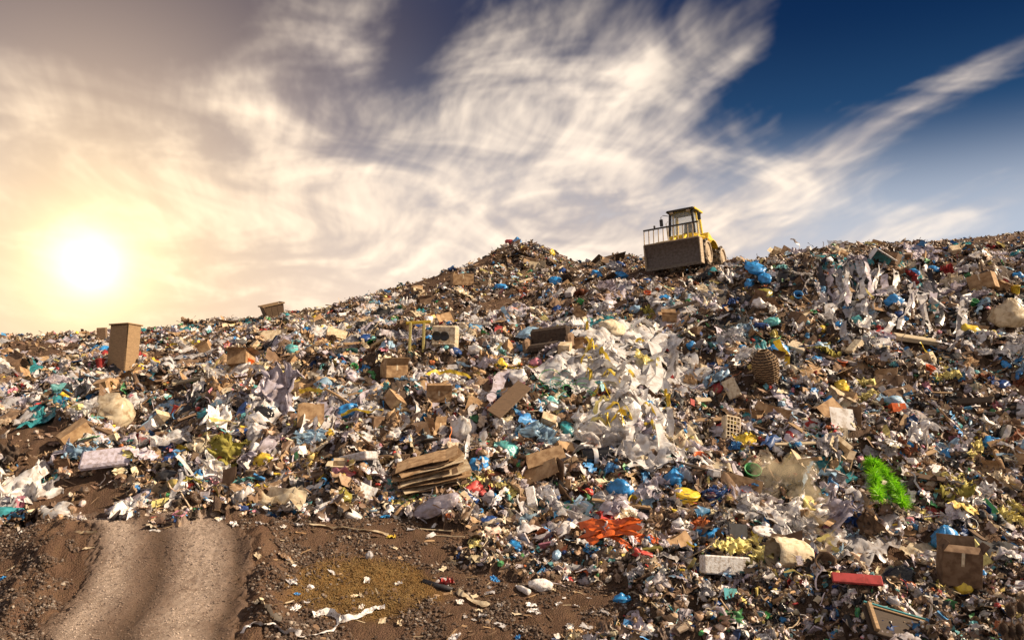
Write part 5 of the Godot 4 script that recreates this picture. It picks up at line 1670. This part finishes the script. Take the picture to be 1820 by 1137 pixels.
# ------------------------------------------------------------------ individual waste over the slope
# name, category, shape, surface, colours (repeats weigh more), how many, sizes, depth, height, noun
const KINDS := [
	["plastic_bag", "bag", "bag", "plastic", ["white", "white", "white", "pale grey", "black", "charcoal", "bright blue", "bright blue", "pale blue", "turquoise", "cream", "pale grey", "white", "yellow", "bright blue"], 260, 0.32, 0.75, 0.8, 0.85, "knotted plastic bag"],
	["stuffed_sack", "sack", "sack", "plastic", ["white", "black", "charcoal", "brown", "pale grey", "cream", "lavender grey", "dark blue", "teal", "red"], 170, 0.4, 0.9, 0.7, 0.7, "stuffed sack"],
	["film_sheet", "plastic", "film", "film", ["white", "white", "lavender grey", "lavender grey", "pale grey", "pale grey", "pale blue", "white", "white", "cream"], 210, 0.42, 1.1, 0.7, 0.5, "crumpled film sheet"],
	["clear_film", "plastic", "film", "clear", ["white", "lavender grey", "pale grey"], 80, 0.45, 1.1, 0.8, 0.5, "translucent film sheet"],
	["cardboard_sheet", "cardboard", "card", "card", ["tan", "tan", "tan", "brown", "brown", "cream"], 300, 0.35, 1.0, 0.9, 1.0, "bent cardboard sheet"],
	["cardboard_box", "box", "carton", "card", ["tan", "tan", "brown", "cream"], 150, 0.3, 0.7, 0.9, 0.9, "crushed cardboard box"],
	["paper_sheet", "paper", "paper", "paper", ["white", "white", "white", "cream", "pale grey", "pale blue"], 280, 0.25, 0.6, 0.75, 1.0, "wrinkled paper sheet"],
	["wooden_plank", "plank", "plank", "wood", ["tan", "brown", "brown", "cream", "dark brown"], 230, 0.6, 1.9, 0.8, 0.7, "broken wooden plank"],
	["cloth_rag", "cloth", "cloth", "cloth", ["charcoal", "black", "brown", "brown", "dark brown", "dark blue", "rust", "pale grey", "pale grey", "olive", "white", "tan", "pale grey", "tan", "red"], 260, 0.35, 0.95, 0.7, 0.9, "crumpled cloth rag"],
	["plastic_bottle", "bottle", "bottle", "hard", ["white", "pale blue", "green", "white", "yellow", "red", "turquoise", "bright blue"], 200, 0.26, 0.42, 1.0, 1.0, "plastic bottle"],
	["foam_block", "foam", "foam", "foam", ["white", "white", "cream", "pale yellow", "pale grey"], 130, 0.25, 0.7, 1.0, 1.0, "broken foam block"],
	["plastic_ribbon", "ribbon", "curl", "film", ["white", "white", "pale grey", "cream", "pale yellow", "yellow", "pale blue"], 230, 0.6, 1.6, 0.9, 1.0, "loose plastic ribbon"],
	["plastic_bucket", "bucket", "bucket", "hard", ["white", "bright blue", "green", "red", "yellow", "charcoal", "orange"], 60, 0.26, 0.45, 1.0, 1.0, "plastic bucket"],
	["plastic_dish", "dish", "tray", "hard", ["white", "pale blue", "turquoise", "yellow", "red", "green"], 90, 0.22, 0.42, 1.0, 1.0, "round plastic dish"],
	["cardboard_tube", "tube", "tube", "card", ["tan", "brown", "pale grey"], 70, 0.5, 1.3, 1.0, 1.0, "cardboard tube"],
	["hard_panel", "panel", "card", "hard", ["white", "charcoal", "black", "dark blue", "pale grey", "teal", "bright blue", "red", "green"], 170, 0.3, 0.8, 0.8, 1.0, "broken plastic panel"],
]

func make_individuals() -> void:
	var zone := FastNoiseLite.new()
	zone.seed = 88; zone.frequency = 0.18; zone.fractal_octaves = 2
	for k in KINDS:
		var n := 0
		var tries := 0
		while n < k[5] and tries < k[5] * 40:
			tries += 1
			var d := 14.0 * pow(64.0 / 14.0, pow(rng.randf(), 0.9))
			var u := rng.randf_range(-0.67, 0.67)
			var x := u * d
			var cov := sample(COV, x, -d)
			if rng.randf() > cov * cov: continue
			var p := Vector3(x, hgt(x, -d), -d)
			var q := pixel(p)
			if q.x < -10 or q.x > 1830 or q.y > 1145: continue
			if d > 42 and rng.randf() < 0.45: continue
			if q.x < 420 and rng.randf() < 0.25: continue
			var w := rng.randf_range(k[6], k[7]) * rng.randf_range(0.6, 1.0)
			if d < 19.5: w *= 0.5
			else: w *= 1.45
			w = maxf(w, (13.0 if k[2] != "plank" and k[2] != "curl" else 26.0) / F * d)
			var seen := seat(q.x, q.y - w * 0.35 * F / d)
			if absf(seen.z - p.z) > 3.0 + w: continue
			var free := true
			for b in busy:
				if (b[0] - p).length() < b[1] + w * 0.42:
					free = false
					break
			if not free: continue
			var c: String = k[4][rng.randi() % k[4].size()]
			# the upper slope below the crest is darker stuff, the foot paler
			var z := zone.get_noise_2d(x, d)
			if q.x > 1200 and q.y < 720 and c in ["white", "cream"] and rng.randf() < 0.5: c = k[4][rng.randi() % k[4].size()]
			var list: Array = shapes[k[2]]
			var tilt := Vector2(rng.randfn(0.15, 0.4), rng.randfn(0.0, 0.4))
			var size := Vector3(w, w * k[9], w * k[8] * rng.randf_range(0.8, 1.1))
			if k[2] in ["bottle", "tube"]: tilt = Vector2(rng.randfn(0, 0.25), PI / 2 + rng.randfn(0, 0.3))
			if k[2] == "card": tilt = Vector2(rng.randf_range(-0.3, 1.2), rng.randfn(0.0, 0.35))
			if k[2] in ["plank"]: tilt.y = rng.randfn(0.0, 0.25); size.y = w * 0.8 ; size.z = minf(w, 1.3)
			if k[2] in ["bag", "sack"]: tilt *= 0.6
			var sink := w * (0.06 if k[2] in ["bag", "sack", "carton", "bucket"] else -0.08)
			var o := solo(k[0], list[rng.randi() % list.size()], skin(k[3], c), pose(p, size, rng.randf() * TAU, tilt, 0.7, sink))
			autos.append([o, k[10], c, w, p, k[1], "%ss strewn over the rubbish slope" % k[10], ""])
			n += 1

func words(s: String) -> int:
	return s.replace("-", "").split(" ", false).size()

func label_individuals() -> void:
	# each label: look, nearest neighbour, and where it lies from something one can find
	var cells := {}
	var used := {}
	for k in autos.size():
		var p: Vector3 = autos[k][4]
		var c := Vector2i(int(floor(p.x / 1.5)), int(floor(p.z / 1.5)))
		if not cells.has(c): cells[c] = []
		cells[c].append(k)
	for k in autos.size():
		var e = autos[k]
		var p: Vector3 = e[4]
		var c := Vector2i(int(floor(p.x / 1.5)), int(floor(p.z / 1.5)))
		var near := -1
		var least := 1e9
		var next_ := -1
		var second := 1e9
		for dx in [-1, 0, 1]:
			for dz in [-1, 0, 1]:
				for j in cells.get(c + Vector2i(dx, dz), []):
					if j == k or (autos[j][1] == e[1] and autos[j][2] == e[2]): continue
					var s: float = (autos[j][4] - p).length()
					if s < least:
						least = s
						next_ = near
						near = j
					elif s < second:
						second = s
						next_ = j
		var best := -1
		var far := 1e9
		for j in marks.size():
			var s: float = (marks[j][1] - p).length()
			if s < far:
				far = s
				best = j
		var dy: float = p.y - marks[best][1].y
		var rel := "beside" if absf(dy) < 0.45 else ("above" if dy > 0 else "below")
		if rel == "beside" and far > 3.0: rel = "level with"
		var size := "small " if e[3] < 0.3 else ("large " if e[3] > 0.85 else "")
		var look: String = size + e[2] + " " + e[1]
		var by := ""
		if near >= 0:
			by = " by %s %s %s" % ["an" if autos[near][2].substr(0, 1) in ["o", "a", "e"] else "a", autos[near][2], autos[near][1]]
		var place: String = " %s %s" % [rel, marks[best][0]]
		if e[7]: place = " " + e[7] + place
		var label := look + by + "," + place
		if words(label) > 16 and size: label = label.substr(size.length())
		if words(label) > 16 and near >= 0:
			var last: String = autos[near][1]
			label = label.replace(" by a %s %s" % [autos[near][2], last], " by a " + last)
			label = label.replace(" by an %s %s" % [autos[near][2], last], " by a " + last)
		if words(label) > 16: label = look + "," + place
		used[label] = used.get(label, 0) + 1
		if used[label] > 1 and next_ >= 0 and near >= 0:
			for alt in [look + " between a %s %s and a %s %s" % [autos[near][2], autos[near][1], autos[next_][2], autos[next_][1]], look + " touching a %s and a %s %s" % [autos[near][1], autos[next_][2], autos[next_][1]]]:
				if not used.has(alt) and words(alt) <= 16:
					label = alt
					used[alt] = 1
					break
		tag(e[0], label, e[5], e[6])

# ------------------------------------------------------------------ uncountable waste, clods and gravel
func pick(pal: Array) -> Color:
	# [weight, r, g, b] with a little spread in tone
	var s := 0.0
	for e in pal: s += e[0]
	var t := rng.randf() * s
	for e in pal:
		t -= e[0]
		if t <= 0.0:
			var k := rng.randf_range(0.65, 1.2)
			return Color(minf(e[1] * k, 0.85), minf(e[2] * k * rng.randf_range(0.93, 1.05), 0.85), minf(e[3] * k * rng.randf_range(0.9, 1.08), 0.85))
	return Color(0.2, 0.2, 0.2)

const PAL := [[22, 0.70, 0.67, 0.71], [14, 0.45, 0.42, 0.46], [18, 0.42, 0.29, 0.18], [17, 0.20, 0.13, 0.085], [9, 0.09, 0.066, 0.05], [6, 0.03, 0.03, 0.035], [3.6, 0.05, 0.24, 0.55], [1.5, 0.02, 0.06, 0.2], [2.4, 0.14, 0.42, 0.46], [1.8, 0.72, 0.6, 0.2], [1.2, 0.5, 0.06, 0.05], [1.1, 0.08, 0.32, 0.12], [10, 0.62, 0.53, 0.40], [0.8, 0.6, 0.25, 0.33], [0.8, 0.62, 0.19, 0.06]]
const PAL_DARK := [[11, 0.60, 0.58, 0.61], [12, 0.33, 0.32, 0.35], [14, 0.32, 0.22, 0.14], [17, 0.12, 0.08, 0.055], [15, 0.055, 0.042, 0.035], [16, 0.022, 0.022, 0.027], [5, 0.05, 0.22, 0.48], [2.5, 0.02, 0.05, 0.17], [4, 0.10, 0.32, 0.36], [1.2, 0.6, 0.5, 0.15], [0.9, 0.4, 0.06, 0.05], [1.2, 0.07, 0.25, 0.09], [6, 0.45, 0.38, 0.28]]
const PAL_EARTH := [[12, 0.62, 0.54, 0.48], [16, 0.36, 0.25, 0.165], [22, 0.23, 0.145, 0.095], [15, 0.14, 0.09, 0.062], [10, 0.48, 0.38, 0.28], [2, 0.04, 0.2, 0.5], [3, 0.6, 0.55, 0.5], [1, 0.5, 0.35, 0.1]]
const PAL_WOOD := [[10, 0.36, 0.25, 0.15], [10, 0.2, 0.13, 0.08], [6, 0.46, 0.38, 0.27], [6, 0.11, 0.075, 0.05]]

func scatter(called: String, label: String, list: Array, count: int, lo: float, hi: float, flat: Vector3, rough: float, wild: float, wood := false) -> void:
	var per := count / list.size()
	var m := StandardMaterial3D.new()
	m.resource_name = called
	m.vertex_color_use_as_albedo = true
	m.albedo_texture = T["grime"]
	m.uv1_triplanar = true
	m.uv1_world_triplanar = true
	m.uv1_scale = Vector3.ONE * 1.3
	m.roughness = rough
	for v in list.size():
		var trs := []
		var cols := []
		var tries := 0
		while trs.size() < per and tries < per * 12:
			tries += 1
			var d := 12.5 * pow(78.0 / 12.5, rng.randf())
			var u := rng.randf_range(-0.76, 0.76)
			var x := u * d
			var cov := sample(COV, x, -d)
			if rng.randf() > cov: continue
			var h := hgt(x, -d)
			var q := pixel(Vector3(x, h, -d))
			var w := lo * pow(hi / lo, rng.randf())
			if d < 19.5: w *= 0.62
			w = maxf(w, 3.6 / F * d)
			var tilt := Vector2(rng.randfn(0, wild), rng.randfn(0, wild))
			trs.append(pose(Vector3(x, h + rng.randf_range(-0.03, 0.10) * (1.0 if d > 19.5 else 0.5), -d), flat * w * Vector3(rng.randf_range(0.75, 1.3), rng.randf_range(0.7, 1.3), rng.randf_range(0.7, 1.2)), rng.randf() * TAU, tilt, 0.7, 0.0))
			if wood: cols.append(pick(PAL_WOOD))
			elif cov < 0.75 or (h > 8.5 and normal_at(x, -d, 1.5).y > 0.955): cols.append(pick(PAL_EARTH))
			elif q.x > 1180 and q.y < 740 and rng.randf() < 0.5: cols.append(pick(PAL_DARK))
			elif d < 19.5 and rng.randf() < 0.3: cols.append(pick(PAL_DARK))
			else: cols.append(pick(PAL))
		var mm := MultiMesh.new()
		mm.transform_format = MultiMesh.TRANSFORM_3D
		mm.use_colors = true
		mm.mesh = list[v]
		mm.instance_count = trs.size()
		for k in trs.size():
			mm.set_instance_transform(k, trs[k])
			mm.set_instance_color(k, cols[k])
		var o := MultiMeshInstance3D.new()
		o.name = numbered(called)
		o.multimesh = mm
		o.material_override = m
		add_child(o)
		o.set_meta("kind", "stuff")
		o.set_meta("label", label)

func make_stuff() -> void:
	var scraps := []
	for k in 5: scraps.append(film_mesh(1500 + k, 0.3 + 0.08 * k, 7, 0.2))
	scatter("film_litter", "small crumpled scraps of film and paper covering the slope", scraps, 26000, 0.12, 0.55, Vector3(1, 0.9, 0.8), 0.5, 0.7)
	var flats := []
	for k in 3: flats.append(box(Vector3(1, 0.03 + 0.05 * k, 0.45 + 0.15 * k)))
	scatter("flat_litter", "small flat scraps of card and board covering the slope", flats, 19000, 0.10, 0.42, Vector3.ONE, 0.8, 0.7)
	scatter("lump_litter", "small lumps of mixed waste covering the slope", [rock_mesh(1600), rock_mesh(1601, 0.45), rock_mesh(1602, 0.5, 6, 8)], 34000, 0.06, 0.26, Vector3.ONE, 0.8, 0.8)
	scatter("bundle_litter", "small stuffed bags and bundles covering the slope", [bag_mesh(1700, true), bag_mesh(1701, false)], 9000, 0.10, 0.32, Vector3.ONE, 0.4, 0.5)
	scatter("stick_litter", "thin sticks and splinters among the waste", [plank_mesh(1800), plank_mesh(1801)], 12000, 0.22, 0.75, Vector3(1, 0.6, 0.5), 0.85, 0.5, true)
	var curls := []
	for k in 3: curls.append(curl_mesh(1900 + k, 0.06, 9, 0.9))
	scatter("strand_litter", "thin strands and strips among the waste", curls, 9000, 0.25, 0.8, Vector3.ONE, 0.5, 0.6)
	scatter("bottle_litter", "small bottles and tubs among the waste", [bottle_mesh(2000, 0.1, 7)], 5000, 0.14, 0.28, Vector3.ONE, 0.35, 1.6)
	# dry grass on the ochre patch
	var blade := plank_mesh(2300)
	var gt := []
	for k in 3800:
		var ang := rng.randf() * TAU
		var rad := sqrt(rng.randf()) * rng.randf_range(0.8, 1.1)
		var p := seat(640.0 + 120.0 * rad * cos(ang), 1045.0 + 56.0 * rad * sin(ang))
		gt.append(pose(p, Vector3(rng.randf_range(0.06, 0.17), 0.10, 0.07), rng.randf() * TAU, Vector2(0, rng.randf_range(0.0, 0.9)), 0.9, -0.01))
	var gm := MultiMesh.new()
	gm.transform_format = MultiMesh.TRANSFORM_3D
	gm.mesh = blade
	gm.instance_count = gt.size()
	for k in gt.size(): gm.set_instance_transform(k, gt[k])
	var go := MultiMeshInstance3D.new()
	go.name = "dry_grass"
	go.multimesh = gm
	go.material_override = mat("dry grass", Color(0.26, 0.165, 0.06), 0.9, "grime", 0.5)
	add_child(go)
	go.set_meta("kind", "stuff")
	go.set_meta("label", "short dry ochre grass on the soil patch")
	# clods and gravel on the apron
	var m := StandardMaterial3D.new()
	m.resource_name = "clods"
	m.vertex_color_use_as_albedo = true
	m.albedo_texture = T["soil"]
	m.uv1_triplanar = true
	m.uv1_world_triplanar = true
	m.uv1_scale = Vector3.ONE * 3.0
	m.roughness = 0.95
	var patch := FastNoiseLite.new()
	patch.seed = 71; patch.frequency = 0.6; patch.fractal_octaves = 2
	for v in 3:
		var trs := []
		var cols := []
		var tries := 0
		while trs.size() < 16000 and tries < 300000:
			tries += 1
			var d := 11.0 * pow(21.5 / 11.0, rng.randf())
			var u := rng.randf_range(-0.76, 0.5)
			var x := u * d
			if sample(COV, x, -d) > 0.5: continue
			var h := hgt(x, -d)
			var q := pixel(Vector3(x, h, -d))
			var road := absf((q.x - 275) / 190.0) + 0.35 * patch.get_noise_2d(x * 1.7, d * 1.7 + 30.0)
			var bank := exp(-pow((road - 1.25) / 0.45, 2.0))
			var keep := 0.14 + 0.45 * bank + 0.75 * patch.get_noise_2d(x * 1.3, d * 1.3)
			if road < 0.92: keep = 0.0
			if Vector2((q.x - 640) / 125.0, (q.y - 1045) / 58.0).length() < 1.0: keep *= 0.25
			if rng.randf() > keep: continue
			var w := 0.014 * pow(7.0, pow(rng.randf(), 2.0))
			if road < 0.92: w = minf(w, 0.03)
			trs.append(pose(Vector3(x, h + 0.2 * w + (0.055 if road < 0.9 else 0.0), -d), Vector3(w, w * rng.randf_range(0.5, 0.9), w * rng.randf_range(0.7, 1.1)), rng.randf() * TAU, Vector2(rng.randfn(0, 0.4), rng.randfn(0, 0.4)), 0.8, 0.0))
			var t := rng.randf()
			var c := Color(0.17, 0.115, 0.085).lerp(Color(0.10, 0.066, 0.05), rng.randf())
			if road < 0.92: c = Color(0.40, 0.32, 0.27)
			elif t < 0.16: c = Color(0.30, 0.25, 0.22)
			elif t < 0.20: c = Color(0.50, 0.44, 0.38)
			cols.append(c * rng.randf_range(0.8, 1.15))
		for k in 7000:
			var e = road_pts[rng.randi() % road_pts.size()]
			var w := 0.012 * pow(3.2, pow(rng.randf(), 2.0))
			var jit := Vector3(rng.randf_range(-0.02, 0.02), 0.15 * w, rng.randf_range(-0.02, 0.02))
			trs.append(Transform3D(Basis.from_euler(Vector3(rng.randf(), rng.randf(), rng.randf()) * TAU).scaled(Vector3(w, w * 0.7, w)), e[0] + jit))
			cols.append(e[1] * rng.randf_range(0.75, 1.6))
		var mm := MultiMesh.new()
		mm.transform_format = MultiMesh.TRANSFORM_3D
		mm.use_colors = true
		mm.mesh = rock_mesh(2100 + v, 0.4, 4, 6)
		mm.instance_count = trs.size()
		for k in trs.size():
			mm.set_instance_transform(k, trs[k])
			mm.set_instance_color(k, cols[k])
		var o := MultiMeshInstance3D.new()
		o.name = numbered("gravel")
		o.multimesh = mm
		o.material_override = m
		add_child(o)
		o.set_meta("kind", "stuff")
		o.set_meta("label", "brown clods and gravel on the soil apron")

# ------------------------------------------------------------------ smoke rising from the waste
func make_smoke() -> void:
	var r := RandomNumberGenerator.new()
	r.seed = 4
	# [px, py, half-widths in px, how many, density, label]
	for e in [[1375, 848, 50, 22, 30, 0.75, "tan smoke drifting over the waste by the lime garland"], [1412, 872, 34, 26, 30, 0.9, "tan smoke rising from the waste beside the lime garland"], [1432, 925, 17, 48, 26, 0.9, "thin foot of the tan smoke above the quilted sack"], [610, 592, 45, 16, 12, 0.14, "faint pale dust above the violet blue sack"], [905, 428, 28, 16, 8, 0.07, "faint pale dust behind the rubble peak"]]:
		var p := seat(e[0], e[1])
		var k := dist_of(p) / F
		var m := FogMaterial.new()
		m.resource_name = "smoke"
		m.albedo = lin(0.97, 0.80, 0.55) if e[5] > 0.3 else lin(0.92, 0.86, 0.76)
		m.density = e[5]
		for q in e[4]:
			var f := FogVolume.new()
			f.name = numbered("smoke_puff")
			f.shape = RenderingServer.FOG_VOLUME_SHAPE_ELLIPSOID
			var s := r.randf_range(0.22, 0.8)
			f.size = Vector3(e[2] * 1.1, e[3] * 1.1, e[2]) * k * s * r.randf_range(0.6, 1.2)
			f.position = p + Vector3(r.randfn() * e[2] * 0.55, r.randfn() * e[3] * 0.55 + 10.0, r.randfn() * 14.0) * k + Vector3(0, 0, 0.9)
			f.rotation = Vector3(r.randf(), r.randf(), r.randf()) * 2.0
			f.material = m
			add_child(f)
			f.set_meta("kind", "stuff")
			f.set_meta("label", e[6])
